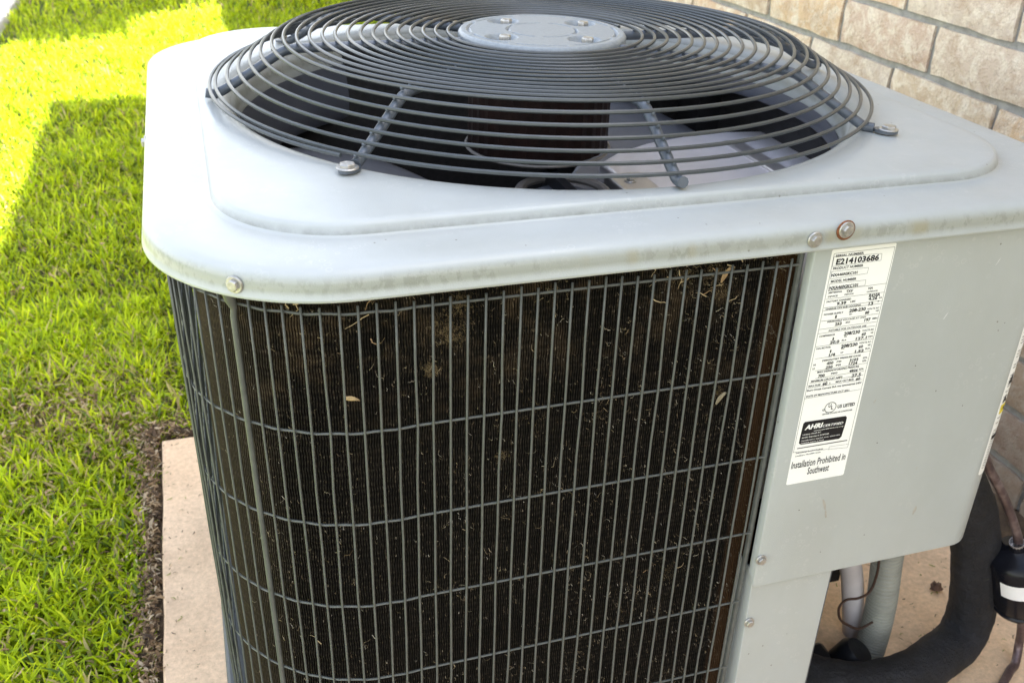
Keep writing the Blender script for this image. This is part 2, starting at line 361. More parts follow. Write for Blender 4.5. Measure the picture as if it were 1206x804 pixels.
loops = [(offs(.0055), -.0245), (offs(.0045), -.0283), (offs(.001), -.0293), (offs(-.0006), -.0283), (offs(-.0004), -.0262), (offs(.0008), -.0245),
         (offs(.0010), -.0205), (offs(.0012), -.0165), (offs(.0022), -.0133), (offs(.0045), -.0107), (offs(.0075), -.0091), (offs(.012), -.0084),
         (offs(.024), -.0084), (rais(-.004), -.0087), (rais(-.0002), -.0090), (rais(.0012), -.0078), (rais(.0032), -.0026), (rais(.0048), -.0007), (rais(.0070), -.0001), (rais(.014), 0),
         (circ(.3335), .0), (circ(.330), -.0002), (circ(.3265), -.001), (circ(.321), -.0032), (circ(.3165), -.0075), (circ(.3135), -.014), (circ(.312), -.022), (circ(.3115), -.033)]
# where the raised panel would fall inside the opening's rim (narrow back margin) keep it outside
Vv = []
for P, z in loops:
    Vv.append(np.column_stack([P, np.full(NP, z)]))
nl = len(loops); Vv = np.array(Vv)
for i in range(13, 20):
    rr = np.hypot(Vv[i,:,0], Vv[i,:,1]); lim = .3345+.0012*(19-i); k = np.where(rr < lim, lim/rr, 1); Vv[i,:,:2] *= k[:,None]
# faint oil-canning of the sheet
for i in range(11, 21):
    for j in range(NP):
        x, y, z = Vv[i,j]; Vv[i,j,2] += .0004*noise.noise(Vector((x*7, y*7, .3)))
idx = np.arange(NP); F = []
for i in range(nl-1):
    a = i*NP+idx; b = i*NP+(idx+1) % NP; F.append(np.column_stack([a, b, b+NP, a+NP]))
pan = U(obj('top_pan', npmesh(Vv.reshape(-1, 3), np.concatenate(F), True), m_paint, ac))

def hexbolt(name, parent, pos, nrm, r=.0042, washer=True, mat=None, flange=1.45):
    mb = MB()
    if washer: mb.lathe([(0.0001, 0), (r*flange, 0), (r*flange*1.02, .0006), (r*flange*.93, .0013), (.0001, .0013)], n=24, cap=False)
    hx = [(r*.94, .001), (r, .0014), (r, .0032), (r*.86, .0040)]
    mb.lathe(hx, n=6); mb.lathe([(r*.80, .0040), (r*.6, .0041), (r*.5, .0034), (.0001, .0034)], n=16, cap=False)
    o = obj(name, mesh(mb.V, mb.F), mat or m_zinc, parent)
    o.rotation_mode = 'QUATERNION'; o.rotation_quaternion = Vector(nrm).to_track_quat('Z', 'Y') @ Matrix.Rotation(random.uniform(0, 6), 3, 'Z').to_quaternion()
    o.location = pos; return o
b1 = hexbolt('bolt', pan, (.0755, -.4105, -.0192), (0, -1, 0.02))
b2 = hexbolt('bolt', pan, (.1015, -.4105, -.0137), (0, -1, 0.02), .0044); b2['label'] = 'rust-rimmed bolt'
mb = MB().lathe([(.0001, 0), (.0078, 0), (.0080, .0005), (.0066, .0008), (.0001, .0008)], n=20, cap=False)
o = obj('rust_ring', mesh(mb.V, mb.F, True), m_rust, pan); o.rotation_euler = (R(90), 0, 0); o.location = (.1013, -.4097, -.0142)
an = R(235); hexbolt('bolt', pan, (-.261+.1365*math.cos(an), -.274+.1365*math.sin(an), -.0195), (math.cos(an), math.sin(an), 0))
hexbolt('bolt', pan, (-.3958, -.068, -.018), (-1, 0, 0))

# fan shroud below the opening: deeper at the back and left
def zlow(t):
    d = math.degrees(t) % 360
    s = lambda a, b, x: max(0, min(1, (x-a)/(b-a)))
    k = s(48, 66, d)*(1-s(262, 300, d)); return -.052-.050*k
V = []; prof = [(.3105, 0), (.3095, .25), (.3085, .6), (.309, .93), (.313, 1.0)]
for r_, f_ in prof:
    for t in TH: V.append((r_*math.cos(t), r_*math.sin(t), -.032+(zlow(t)+.032)*f_))
F = []
for i in range(len(prof)-1):
    a = i*NP+idx; b = i*NP+(idx+1) % NP; F.append(np.column_stack([a, b, b+NP, a+NP]))
sh = U(obj('fan_shroud', npmesh(V, np.concatenate(F), True), m_shroud, ac))

# ---- motor, blades, compressor, control box seen through the guard
mb = MB()
nr = 64; V = []; prof = [(.030, .040), (.052, .036), (.072, .022), (.0745, .010), (.0745, -.064), (.060, -.072), (.020, -.076)]
for r_, z in prof:
    for k in range(nr):
        a = 2*math.pi*k/nr; q = r_*(1+(.018 if k % 2 and r_ > .07 else 0)); V.append((q*math.cos(a), q*math.sin(a), z))
F = [(i*nr+k, i*nr+(k+1) % nr, (i+1)*nr+(k+1) % nr, (i+1)*nr+k) for i in range(len(prof)-1) for k in range(nr)]+[tuple(range((len(prof)-1)*nr, len(prof)*nr))]
mb.add(V, F); mo = U(mb.build('fan_motor', m_motor, ac, smooth=False))
mb = MB(); mb.tube([(.078*math.cos(R(a)), .078*math.sin(R(a)), -.066) for a in range(0, 361, 10)], .0018, 6, False); mb.build('motor_band', m_ring, mo)
def blade(a0):
    V = []; F = []; nu, nv = 14, 10
    for i in range(nu+1):
        for j in range(nv+1):
            f = j/nv; r_ = .055+(.300-.055)*f; wd = R(24+22*f); sweep = R(18*f*f)
            t = R(a0)+sweep+wd*(i/nu-.5)*2*.62
            z = -.098-.050*(1-f)+.030*(i/nu-.5)*2*(.55+.45*f)+.006*math.sin(math.pi*i/nu)
            V.append((r_*math.cos(t), r_*math.sin(t), z))
    for i in range(nu):
        for j in range(nv):
            a = i*(nv+1)+j; F.append((a, a+1, a+nv+2, a+nv+1))
    o = U(obj('fan_blade', mesh(V, F, True), m_blade, ac)); s = o.modifiers.new('thick', 'SOLIDIFY'); s.thickness = .0022; return o
for a0 in (24, 140, 282): blade(a0)
mb = MB().lathe([(.0001, -.148), (.05, -.148), (.055, -.152), (.055, -.165), (.0001, -.165)], n=32, cap=False); U(mb.build('fan_hub', m_blade, ac))
mb = MB().lathe([(.085, -.60), (.085, -.27), (.078, -.225), (.05, -.205), (.0001, -.20)], (.02, -.02, 0), 40, cap=False)
cp = U(mb.build('compressor', m_black, ac))
# control box: bowed sheet cover beneath the deck at the front right
V = []; F = []; back = [(.086, .028), (.12, .058), (.17, .085), (.23, .102), (.29, .108), (.345, .100)]
fr = [(.086, -.36), (.13, -.362), (.18, -.362), (.235, -.362), (.285, -.355), (.345, -.30)]
n = len(back)
for (a, b), (c, d) in zip(back, fr):
    V += [(a, b, -.30), (a, b, -.106), (a+.000, b-.006, -.100), (c, d, -.100+.0), (c, d, -.30)]
for i in range(n-1):
    for k in range(4): F.append((i*5+k, i*5+k+1, (i+1)*5+k+1, (i+1)*5+k))
F += [(0, 4, 3, 2, 1), tuple(reversed(((n-1)*5, (n-1)*5+4, (n-1)*5+3, (n-1)*5+2, (n-1)*5+1)))]
cb = U(MB().add(V, F).build('control_box', m_galvw, ac, bev=.004))
mb = MB().box((.071, -.30, -.20), (.115, -.022, -.0975)); mb.build('box_flange', m_galv, cb, bev=.003)
hexbolt('box_screw', cb, (.090, -.052, -.0975), (0, 0, 1), .0045)
mb = MB().box((.262, -.30, -.13), (.285, .06, -.097)); mb.build('box_strap', m_galv, cb, bev=.002)
# pale accumulator ring behind the front wall
mb = MB(); mb.tube([(-.006+.045*math.cos(R(a)), -.100+.045*math.sin(R(a)), -.086) for a in range(0, 361, 8)], .0046, 8, False)
rg = U(mb.build('accumulator_ring', m_ring, ac)); 
mb = MB().lathe([(.040, -.30), (.040, -.094), (.030, -.088), (.0001, -.088)], (-.006, -.100, 0), 32, cap=False); mb.build('accumulator', m_shroud, rg)
mb = MB().box((-.0105, -.19, -.110), (-.0005, -.050, -.0745)); mb.build('divider_bracket', m_black, rg)

# ---- coil
def ripath(off, r, x_right, y_back, n=14, offy=None):
    """guard/coil plan path from the front right round the front-left corner and back along the left side"""
    x0 = -.398+off; y0 = -.411+(off if offy is None else offy); P = [(x_right, y0)]
    for k in range(n+1):
        a = R(270-90*k/n); P.append((x0+r+r*math.cos(a), y0+r+r*math.sin(a)))
    P.append((x0, y_back)); return np.array(P)
def path_eval(P, s):
    seg = np.hypot(*(P[1:]-P[:-1]).T); cum = np.concatenate([[0], np.cumsum(seg)]); s = np.clip(s, 0, cum[-1]-1e-6)
    x = np.interp(s, cum, P[:,0]); y = np.interp(s, cum, P[:,1]); e = 2e-3
    x1 = np.interp(s+e, cum, P[:,0]); y1 = np.interp(s+e, cum, P[:,1]); x0 = np.interp(s-e, cum, P[:,0]); y0 = np.interp(s-e, cum, P[:,1])
    tx, ty = x1-x0, y1-y0; l = np.hypot(tx, ty); return x, y, ty/l, -tx/l, cum[-1]      # position and a normal
CP = ripath(.032, .100, .0960, .30, 20, .046)
ptch = .00205; L_f = .383+.138+.10
ns = int(L_f/ptch); s = (np.arange(ns)[:,None]*ptch+np.array([0, .30, .42, .88])[None]*ptch).ravel(); dep = np.tile([.0, 0, 1, 1], ns)
zs = np.arange(-.600, -.012, .0044); nzs = len(zs)
x, y, nx, ny, _ = path_eval(CP, s)
tot = len(s); V = np.zeros((nzs, tot, 3))
for k, z in enumerate(zs):
    wv = .00030*math.sin(k*math.pi*.5*1.0)+.0001*rng.standard_normal()
    xx, yy, nx, ny, _ = path_eval(CP, s+wv)
    hgt = np.where(dep > 0, .0016+.0004*(k % 2), 0)+.0*x
    sgn = -1.0
    V[k,:,0] = xx+nx*sgn*hgt*-1*(-1); V[k,:,1] = yy+ny*sgn*hgt*-1*(-1); V[k,:,2] = z
# make sure the ridges point outwards (towards the guard)
cx_, cy_ = 0.0, 0.0
t0 = V[10, 2]-V[10, 1]
a = np.arange(tot-1); F = []
for k in range(nzs-1): F.append(np.column_stack([k*tot+a, k*tot+a+1, (k+1)*tot+a+1, (k+1)*tot+a]))
me_f = npmesh(V.reshape(-1, 3), np.concatenate(F), False)
ra = me_f.attributes.new('ridge', 'FLOAT', 'POINT'); ra.data.foreach_set('value', np.tile(dep, nzs).astype(np.float32))
fins = U(obj('coil_fins', me_f, m_fins, ac)); tag(fins, kind='stuff')
core = MB(); Pc = ripath(.040, .092, .096, .30, 12, .054); Pi = ripath(.067, .061, .096, .30, 12, .085)
n = len(Pc); V = [(*p, z) for z in (-.602, -.012) for p in Pc]+[(*p, z) for z in (-.602, -.012) for p in Pi]
F = [(i, i+1, n+i+1, n+i) for i in range(n-1)]+[(2*n+i, 3*n+i, 3*n+i+1, 2*n+i+1) for i in range(n-1)]+[(n+i, n+i+1, 3*n+i+1, 3*n+i) for i in range(n-1)]
F += [(0, n, 3*n, 2*n), (n-1, 3*n-1, 4*n-1, 2*n-1)]
core.add(V, F)
core.box((-.30, .262, -.602), (.30, .292, -.014)); core.box((.335, -.20, -.602), (.362, .26, -.014))
U(core.build('coil_core', simple('coil_core', (.022,.021,.021), .6, 0, .3, 200, .2), ac, smooth=False))
# bright fin ends of the right-hand coil, seen under the shroud
mb = MB()
for k in range(150):
    yy = -.19+.43*k/150; mb.box((.3335, yy, -.16), (.3352, yy+.0012, -.015))
tag(U(mb.build('inner_fins', simple('inner_fin', (.07,.07,.075), .4, .5), ac, smooth=False)), kind='stuff')
mb = MB().box((.0962, -.3690, -.60), (.0990, -.318, -.022)); U(mb.build('tube_sheet', m_endplate, ac, smooth=False))
mb = MB()
Pb = [p for p in rsq(-.392, .392, -.404, .346, .13, 10) if p[0] < .24]+[]; Pb = [(.24, .346)]+[p for p in Pb if p[1] > 0][::1]+[p for p in Pb if p[1] <= 0]+[(.16, -.404), (.16, -.33), (.24, -.25)]; n = len(Pb)
mb.add([(*p, z) for z in (-.6585, -.595) for p in Pb], [tuple(range(n-1, -1, -1)), tuple(n+i for i in range(n))]+[(i, (i+1) % n, n+(i+1) % n, n+i) for i in range(n)])
U(mb.build('base_pan', m_base, ac, smooth=False, bev=.004))
mb = MB()                                                  # dark inner lining under the deck corners so the case is closed
mb.box((.30, .20, -.60), (.36, .30, -.03)); mb.box((-.06, -.02, -.60), (.06, .10, -.59))
U(mb.build('inner_post', m_dark, ac, smooth=False))

# ---- wire guard round the coil
GP = ripath(.0125, .138, .0765, .325, 24, .013)
LEAN = .0125                       # the cage's corner and left side lean in a little towards the bottom
def lw(s_): return np.clip((np.asarray(s_)-.30)/.12, 0, 1)
wg = MB(); 
wg.tube([(.0805, -.3905, -.020), (.0805, -.3905, -.2), (.0790, -.3905, -.4), (.0775, -.3905, -.60)], .0026, 8)
guard = U(wg.build('wire_guard', m_wire, ac))
HZ_ = [-.0455, -.1415, -.2240, -.3060, -.3870, -.4710, -.5545]
seg_s = np.linspace(0, 1, 90)
_, _, _, _, LG = path_eval(GP, np.array([0.]))
for z in HZ_:
    x, y, nx, ny, _ = path_eval(GP, np.concatenate([[0], np.linspace(.30, .62, 40), [LG]]))
    x = x-lw(np.concatenate([[0], np.linspace(.30, .62, 40), [LG]]))*LEAN*(z+.03)
    P = [(a, b, z+.0005*math.sin(i*1.7)) for i, (a, b) in enumerate(zip(x-nx*-.0020, y-ny*-.0020))]
    MB().tube(P, .00102, 6).build('horizontal_wire', m_wire, guard)
thick_s = None
wire_me = {}
def wire_mesh(k):
    if k not in wire_me:
        rw = np.random.default_rng(k); zz = np.linspace(-.600, -.0385, 12)
        P = [(rw.normal(0, .00030), 0, z) for z in zz]; P[-1] = (P[-2][0], 0, zz[-1])
        wire_me[k] = mesh(*(lambda m: (m.V, m.F))(MB().tube(P, .00098, 6)), True)
    return wire_me[k]
sv = .0085+.01272*np.arange(80); sv = sv[sv < LG-.005]
x, y, nx, ny, _ = path_eval(GP, sv)
for i in range(len(sv)):
    if i == 33: continue
    o = obj('vertical_wire', wire_mesh(i % 5), m_wire, guard, (x[i]+nx[i]*-.0002, y[i]+ny[i]*-.0002, random.uniform(-.0015, .0015)))
    o.rotation_euler = (0, -LEAN*float(lw(sv[i])), 0)
# thick corner post wire with its flattened tab under the corner bolt
tx, ty = x[33], y[33]; nx_, ny_ = nx[33], ny[33]
pb = MB().tube([(tx+LEAN*.60, ty, -.60), (tx+LEAN*.30, ty, -.30), (tx, ty, -.055), (tx+.001, ty-.001, -.046)], .0023, 10)
pb.tube([(tx+.001, ty-.001, -.048), (tx-.001, ty-.0025, -.040), (tx-.003, ty-.004, -.026)], [.0024, .0040, .0048], 10)
pb.build('corner_post_wire', m_wire, guard)

# ---- debris caught in the coil
dv = []; dc = []; df = []
def strand(p, d, l, wd, col, curl=.4):
    global dv, df, dc
    p = Vector(p); d = Vector(d).normalized(); up = Vector((0, -1, 0)); b = len(dv); n = 4
    for i in range(n+1):
        q = p+d*l*i/n; sd_ = d.cross(up).normalized()*wd*(1-.7*i/n); q2 = q+Vector((0, -.0015*math.sin(i), 0))
        dv += [tuple(q2-sd_), tuple(q2+sd_)]; dc += [col, col]
        d = (d+Vector((random.gauss(0, curl), random.gauss(0, .1), random.gauss(0, curl)))).normalized()
    for i in range(n): df.append((b+2*i, b+2*i+1, b+2*i+3, b+2*i+2))
tan = [(.30,.24,.15), (.19,.145,.085), (.38,.34,.26), (.13,.09,.05)]
def coilpos(s_):
    x, y, nx, ny, _ = path_eval(CP, np.array([s_])); return Vector((x[0], y[0], 0)), Vector((nx[0], ny[0], 0))
def put(s_, z, l, wd, col, curl=.4):
    p, n_ = coilpos(s_); t = Vector((n_.y, -n_.x, 0)); a = random.uniform(0, 6.3); d = t*math.cos(a)+Vector((0, 0, math.sin(a)))
    strand(p+Vector((0, -.003, 0)) + Vector((0,0,z)), d, l, wd, col, curl)
for k in range(4200):
    u = random.random(); s_ = random.uniform(.01, .50) if u < .5 else random.betavariate(1.1, 3)*.45
    z = -.03-.50*random.random()**1.25
    if noise.noise(Vector((s_*22, z*22, 5)))+.35*noise.noise(Vector((s_*70, z*70, 9))) < .02 and random.random() < .85: continue
    put(s_, z, random.uniform(.0008, .0030) if k > 900 else random.uniform(.003, .009), random.uniform(.00012, .00034), random.choice(tan), .5)
def s_of(px_x): return .0960-px_x
for (cx, cz, rad, n_) in ((-.192, -.083, .014, 260), (-.185, -.062, .012, 130), (-.206, -.112, .006, 120), (-.004, -.058, .010, 70), (.030, -.075, .012, 90), (.022, -.057, .011, 80), (-.15, -.20, .005, 40), (.04, -.17, .006, 40), (.015, -.36, .012, 40), (-.25, -.045, .01, 40), (-.12, -.16, .02, 40)):
    for k in range(n_):
        put(s_of(cx)+random.gauss(0, rad*.5), cz+random.gauss(0, rad*.5), random.uniform(.001, .005), .00014, random.choice([(.17,.12,.06), (.24,.18,.09), (.12,.085,.045)]), .8)
for k in range(26):                                                     # longer stalks
    put(s_of(random.choice([.03, .02, 0, -.02, -.27, -.3])+random.gauss(0, .015)), random.choice([-.055, -.07, -.045, -.35])+random.gauss(0, .008), random.uniform(.010, .02), .0005, random.choice([(.42,.33,.2), (.3,.2,.11)]), .25)
me = mesh(dv, df); ca = me.color_attributes.new('tint', 'FLOAT_COLOR', 'POINT'); ca.data.foreach_set('color', np.array([(*c, 1) for c in dc], np.float32).ravel())
tag(U(obj('coil_debris', me, m_straw, ac)), kind='stuff')
def dry_leaf(label, pos, l, w_, rot, col):
    V = []; F = []
    for i in range(7):
        t = i/6; ww = w_*math.sin(math.pi*(.08+.9*t))*.5; V += [(l*(t-.5), 0.0006*math.sin(3*t), -ww), (l*(t-.5), -.0012-.001*t, 0), (l*(t-.5), 0, ww)]
    for i in range(6):
        a = 3*i; F += [(a, a+3, a+4, a+1), (a+1, a+4, a+5, a+2)]
    o = obj('dry_leaf', mesh(V, F, True), simple('leaf_'+label[:4], col, .7, 0, .3, 300), None, pos); o.rotation_euler = (0, rot, .2); tag(o, label, 'leaf')
dry_leaf('small tan dry leaf caught on the black coil near its left corner', (-.2665, -.3685, -.128), .013, .0042, R(22), (.52, .38, .2))
dry_leaf('dry brown leaf caught high on the coil beside the grey panel', (.030, -.369, -.061), .014, .006, R(-60), (.36, .24, .12))
dry_leaf('pale dry leaf scrap wedged in the coil below the upper wire by the panel', (.042, -.369, -.176), .013, .006, R(-50), (.27, .23, .15))

# ---- service panel wrapping the front-right corner, corner post below it
def sheet(P, z0, z1, th, name, mat, zf=None, nseg=1):
    """sheet steel following plan path P (outer face) with real thickness"""
    P = [Vector((*p, 0)) for p in P]; n = len(P); N_ = []
    for i in range(n):
        t = (P[min(i+1, n-1)]-P[max(i-1, 0)]).normalized(); N_.append(Vector((t.y, -t.x, 0)))
    V = []
    for face in (0, 1):
        for z in (z0, z1):
            for i in range(n):
                q = P[i]-N_[i]*th*face; V.append((q.x, q.y, z if not (zf and z == z0) else zf(i)))
    g = lambda f, k, i: (f*2+k)*n+i; F = []
    for i in range(n-1):
        F += [(g(0,0,i), g(0,0,i+1), g(0,1,i+1), g(0,1,i)), (g(1,0,i), g(1,1,i), g(1,1,i+1), g(1,0,i+1)),
              (g(0,0,i), g(1,0,i), g(1,0,i+1), g(0,0,i+1)), (g(0,1,i), g(0,1,i+1), g(1,1,i+1), g(1,1,i))]
    F += [(g(0,0,0), g(0,1,0), g(1,1,0), g(1,0,0)), (g(0,0,n-1), g(1,0,n-1), g(1,1,n-1), g(0,1,n-1))]
    return MB().add(V, F)
rp = .032; PCX, PCY = .3035, -.370; arc = [(PCX+rp*math.sin(R(a)), PCY-rp*math.cos(R(a))) for a in range(0, 91, 6)]
panel_path = [(.0832, -.3935), (.0834, -.3985), (.0845, -.4010), (.0865, -.4020), (.12, -.402), (.16, -.402), (.20, -.402)]+arc+[(.3355, -.28), (.3355, -.06)]
panel = U(sheet(panel_path, -.3675, -.018, .0016, 'p', m_panel, zf=lambda i: -.3560 if i < 2 else (-.3640 if i == 2 else -.3675)).build('service_panel', m_panel, ac, bev=.0006))
for (bx_, bz_) in ((.0866, -.3345),): hexbolt('panel_screw', panel, (bx_+.0012, -.4022, bz_), (0, -1, 0), .0040, flange=1.3)
post_path = [(.0850, -.372), (.0850, -.3965), (.0860, -.3985), (.13, -.3988), (.1715, -.3988)]
V = []; pm = sheet(post_path, -.655, -.352, .0016, 'p', m_panel)
pm.V = [(x_+(.0055*max(0, (-.36-z_)/.30) if x_ < .1 else 0), y_, z_) for x_, y_, z_ in pm.V]
post = U(pm.build('corner_post', m_panel, ac, bev=.0005))
hexbolt('panel_screw', post, (.0880+.0022, -.3990, -.414), (0, -1, 0), .0040, flange=1.3)
U(MB().box((.1718, -.3980, -.655), (.1733, -.315, -.352)).build('post_return', simple('grey_fold', (.07,.078,.09), .4), ac))
U(MB().box((.10, -.318, -.655), (.1733, -.3155, -.352)).box((.17, -.3155, -.655), (.1733, .19, -.352)).build('inner_wall', m_dark, ac))

# small handling marks on the panel: smears, specks and scratches
def mark(x_, z_, w_, h_, col, slant=0, nm='scuff_mark'):
    P_ = [(x_+w_*.5*math.cos(t)*random.uniform(.6, 1.1)+slant*math.sin(t)*h_*.5, -.40218, z_+h_*.5*math.sin(t)*random.uniform(.75, 1.1)) for t in [2*math.pi*k/9 for k in range(9)]]
    obj(nm, mesh(P_, [tuple(range(9))]), col, panel)
m_smear = simple('dirt_smear', (.36, .345, .30), .6, 0, .2, 200); m_scr = simple('bare_scratch', (.62, .63, .62), .4)
m_spk = simple('dirt_speck', (.09, .08, .07), .7)
for (x_, z_, w_, h_, mt_, sl) in ((.1435, -.284, .0035, .015, m_smear, -.35), (.1475, -.296, .003, .010, m_smear, -.2), (.247, -.312, .0035, .011, m_smear, .1), (.223, -.105, .0012, .007, m_scr, .5), (.262, -.060, .0008, .008, m_scr, .45), (.172, -.180, .0010, .006, m_smear, .3),
                             (.205, -.150, .0012, .0012, m_spk, 0), (.185, -.225, .0014, .0016, m_spk, 0), (.268, -.200, .0012, .0014, m_spk, 0), (.118, -.285, .0014, .0014, m_spk, 0), (.196, -.330, .0014, .0012, m_spk, 0), (.236, -.262, .0010, .0030, m_smear, .2), (.288, -.120, .0010, .0012, m_spk, 0), (.151, -.340, .0012, .0012, m_spk, 0)):
    mark(x_, z_, w_, h_, mt_, sl)
# ---- printed labels
BLACK_PRINT = [('SERIAL NUMBER', 4.0, -6.1, 25.4, 1.6), ('E214103686', 5.6, -12.6, 38.8, 4.0), ('PRODUCT NUMBER', 3.9, -16.8, 27.3, 1.8), ('NXA460GKC101', 3.6, -22.5, 23.6, 2.0), ('MODEL NUMBER', 4.3, -27.7, 23.1, 1.8), ('NXA460GKC101', 4.1, -33.7, 25.9, 2.3), ('METERING', 4.3, -37.1, 12.0, 1.2), ('TXV', 20.4, -38.1, 6.2, 2.0), ('NA', 40.6, -37.6, 4.4, 1.7), ('DEVICE', 4.4, -40.5, 8.8, 1.2), ('INDOOR', 19.4, -40.3, 8.4, 1.1), ('OUTDOOR', 39.8, -40.3, 10.3, 1.1), ('R410A', 42.8, -44.7, 10.5, 2.4), ('FACTORY CHARGED', 4.0, -44.9, 22.5, 1.3), ('9.39', 13.9, -48.2, 8.7, 2.2), ('LBS', 26.3, -47.4, 4.7, 1.3), ('4.26', 42.9, -47.5, 8.4, 2.4), ('KG', 52.7, -47.0, 2.8, 1.1), ('CHARGE TXV SUB COOLING', 4.5, -51.4, 32.3, 1.3), ('13', 44.2, -52.2, 4.2, 2.4), ('F', 52.5, -50.2, 1.3, 1.1), ('POWER SUPPLY', 4.0, -56.2, 17.8, 1.3), ('208-230', 27.1, -56.2, 15.4, 2.5), ('VOLTS AC', 44.0, -56.1, 11.2, 1.2), ('PH', 27.8, -58.7, 2.5, 1.1), ('60', 42.6, -59.7, 3.9, 2.3), ('HZ', 52.7, -58.6, 2.8, 1.2), ('1', 14.9, -59.9, 1.5, 2.3), ('PERMISSIBLE VOLTAGE AT UNIT', 8.5, -63.1, 36.1, 1.2), ('253', 16.2, -66.7, 6.2, 2.3), ('MAX', 26.1, -65.8, 4.2, 1.3), ('197', 43.6, -66.5, 5.8, 2.3), ('MIN', 51.1, -65.5, 4.6, 1.3), ('SUITABLE FOR OUTDOOR USE', 11.4, -71.3, 35.3, 1.3), ('COMPRESSOR', 3.7, -75.6, 14.7, 1.3), ('208/230', 26.7, -76.8, 15.2, 2.5), ('VOLTS AC', 43.7, -75.6, 11.1, 1.3), ('PH', 27.5, -78.8, 2.5, 1.2), ('60', 44.0, -79.5, 4.0, 2.4), ('HZ', 52.6, -78.5, 2.4, 1.3), ('1', 16.8, -80.1, 1.2, 2.2), ('20.0', 15.0, -83.2, 8.8, 2.3), ('RLA', 25.9, -82.1, 4.4, 1.3), ('127.1', 39.2, -83.0, 10.4, 2.2), ('LRA', 50.7, -81.9, 4.7, 1.3), ('FAN MOTOR', 3.2, -86.8, 13.5, 1.3), ('208/230', 26.5, -88.3, 15.6, 2.5), ('VOLTS AC', 43.5, -87.0, 11.4, 1.3), ('PH', 27.1, -89.9, 2.8, 1.2), ('60', 43.8, -91.0, 4.2, 2.2), ('HZ', 52.5, -90.0, 2.6, 1.4), ('1', 16.8, -91.5, 1.2, 2.2), ('1/4', 16.5, -94.9, 5.9, 2.2), ('HP', 27.3, -93.6, 2.6, 1.2), ('1.52', 41.1, -95.0, 8.5, 2.2), ('FLA', 50.8, -93.3, 4.4, 1.4), ('DESIGN/TEST PRESSURE GAGE', 11.2, -98.9, 36.5, 1.4), ('450', 15.9, -102.6, 6.5, 2.2), ('PSI', 25.5, -101.9, 4.2, 1.4), ('3103', 37.8, -102.9, 8.3, 2.3), ('KPA', 50.6, -101.9, 4.1, 1.4), ('250', 15.9, -106.4, 6.5, 2.2), ('PSI', 25.4, -105.2, 4.5, 1.4), ('1724', 37.8, -106.2, 8.1, 2.3), ('KPA', 50.6, -104.8, 4.0, 1.4), ('MAX DESIGN/WORKING PRESSURE', 8.7, -109.4, 39.7, 1.5), ('700', 10.3, -113.8, 6.2, 2.3), ('PSIG', 22.4, -112.6, 5.9, 1.4), ('4826', 39.7, -113.3, 8.4, 2.1), ('KPA', 49.1, -112.5, 4.5, 1.4), ('HI', 3.5, -101.9, 2.3, 1.4), ('LO', 3.3, -105.4, 2.3, 1.4), ('MINIMUM CIRCUIT AMPS', 4.4, -117.5, 29.9, 1.5), ('27.5', 43.1, -118.4, 9.1, 2.6), ('MAX FUSE', 3.0, -121.9, 11.3, 1.5), ('60', 16.2, -122.2, 4.5, 2.6), ('A', 22.5, -121.8, 1.2, 1.5), ('MAX CKT-BKR', 28.7, -121.5, 17.5, 1.5), ('60', 48.2, -122.3, 4.2, 2.4), ('Short Circuit Current 5kA rms symmetrical 240V', 2.0, -126.0, 52.7, 1.5), ('DATE OF MANUFACTURE OCT 2021', 2.7, -131.7, 41.2, 1.5), ('C', 21.1, -148.0, 2.2, 3.0), ('UL', 27.1, -146.6, 5.6, 4.9), ('US LISTED', 35.8, -147.4, 17.1, 2.7), ('CENTRAL COOLING AIR CONDITIONER', 21.9, -152.2, 29.7, 1.2), ('International Comfort Products', 3.7, -188.1, 26.7, 1.1), ('Lewisburg, TN 37091 U.S.A.', 3.7, -191.3, 25.2, 1.1), ('Installation Prohibited in', 1.8, -203.5, 53.8, 7.5), ('Southwest', 19.2, -212.5, 21.6, 7.6)]
WHITE_PRINT = [('AHRI', 7.5, -164.4, 16.5, 4.7), ('CERTIFIED', 24.6, -164.6, 20.4, 2.5), ('www.ahridirectory.org', 16.8, -167.4, 29.3, 1.1), ('Unitary Small AC', 6.7, -169.9, 17.8, 1.2), ('AHRI Standard 210/240', 6.1, -173.0, 26.8, 1.3), ('Certification applies only when the', 6.1, -175.9, 38.4, 1.0), ('complete system is listed', 6.6, -178.3, 22.1, 1.0)]
PRINT_LINES = [(2.4, -3.1, 57.0, -2.9), (3.4, -34.7, 56.7, -34.1), (3.0, -41.9, 56.8, -41.8), (2.8, -49.3, 56.7, -49.2), (2.3, -51.7, 56.0, -51.8), (2.6, -61.1, 56.0, -60.8), (2.2, -68.4, 55.7, -68.1), (2.0, -72.3, 55.6, -71.7), (1.9, -84.1, 56.2, -83.7), (4.2, -95.4, 56.1, -95.3), (6.5, -106.9, 55.5, -106.6), (8.0, -114.5, 54.7, -113.8), (2.9, -118.3, 54.6, -117.9), (2.5, -122.8, 54.7, -122.2), (1.2, -132.7, 55.4, -131.9), (0.4, -186.0, 55.5, -190.9)]
PRINT_BOXES = [[(2.7, -5.7), (46.2, -7.4), (46.7, -13.2), (2.8, -13.9)], [(3.2, -18.2), (36.6, -18.2), (36.5, -23.2), (3.4, -24.5)], [(3.5, -28.7), (36.6, -28.9), (36.7, -33.5), (3.5, -34.4)]]
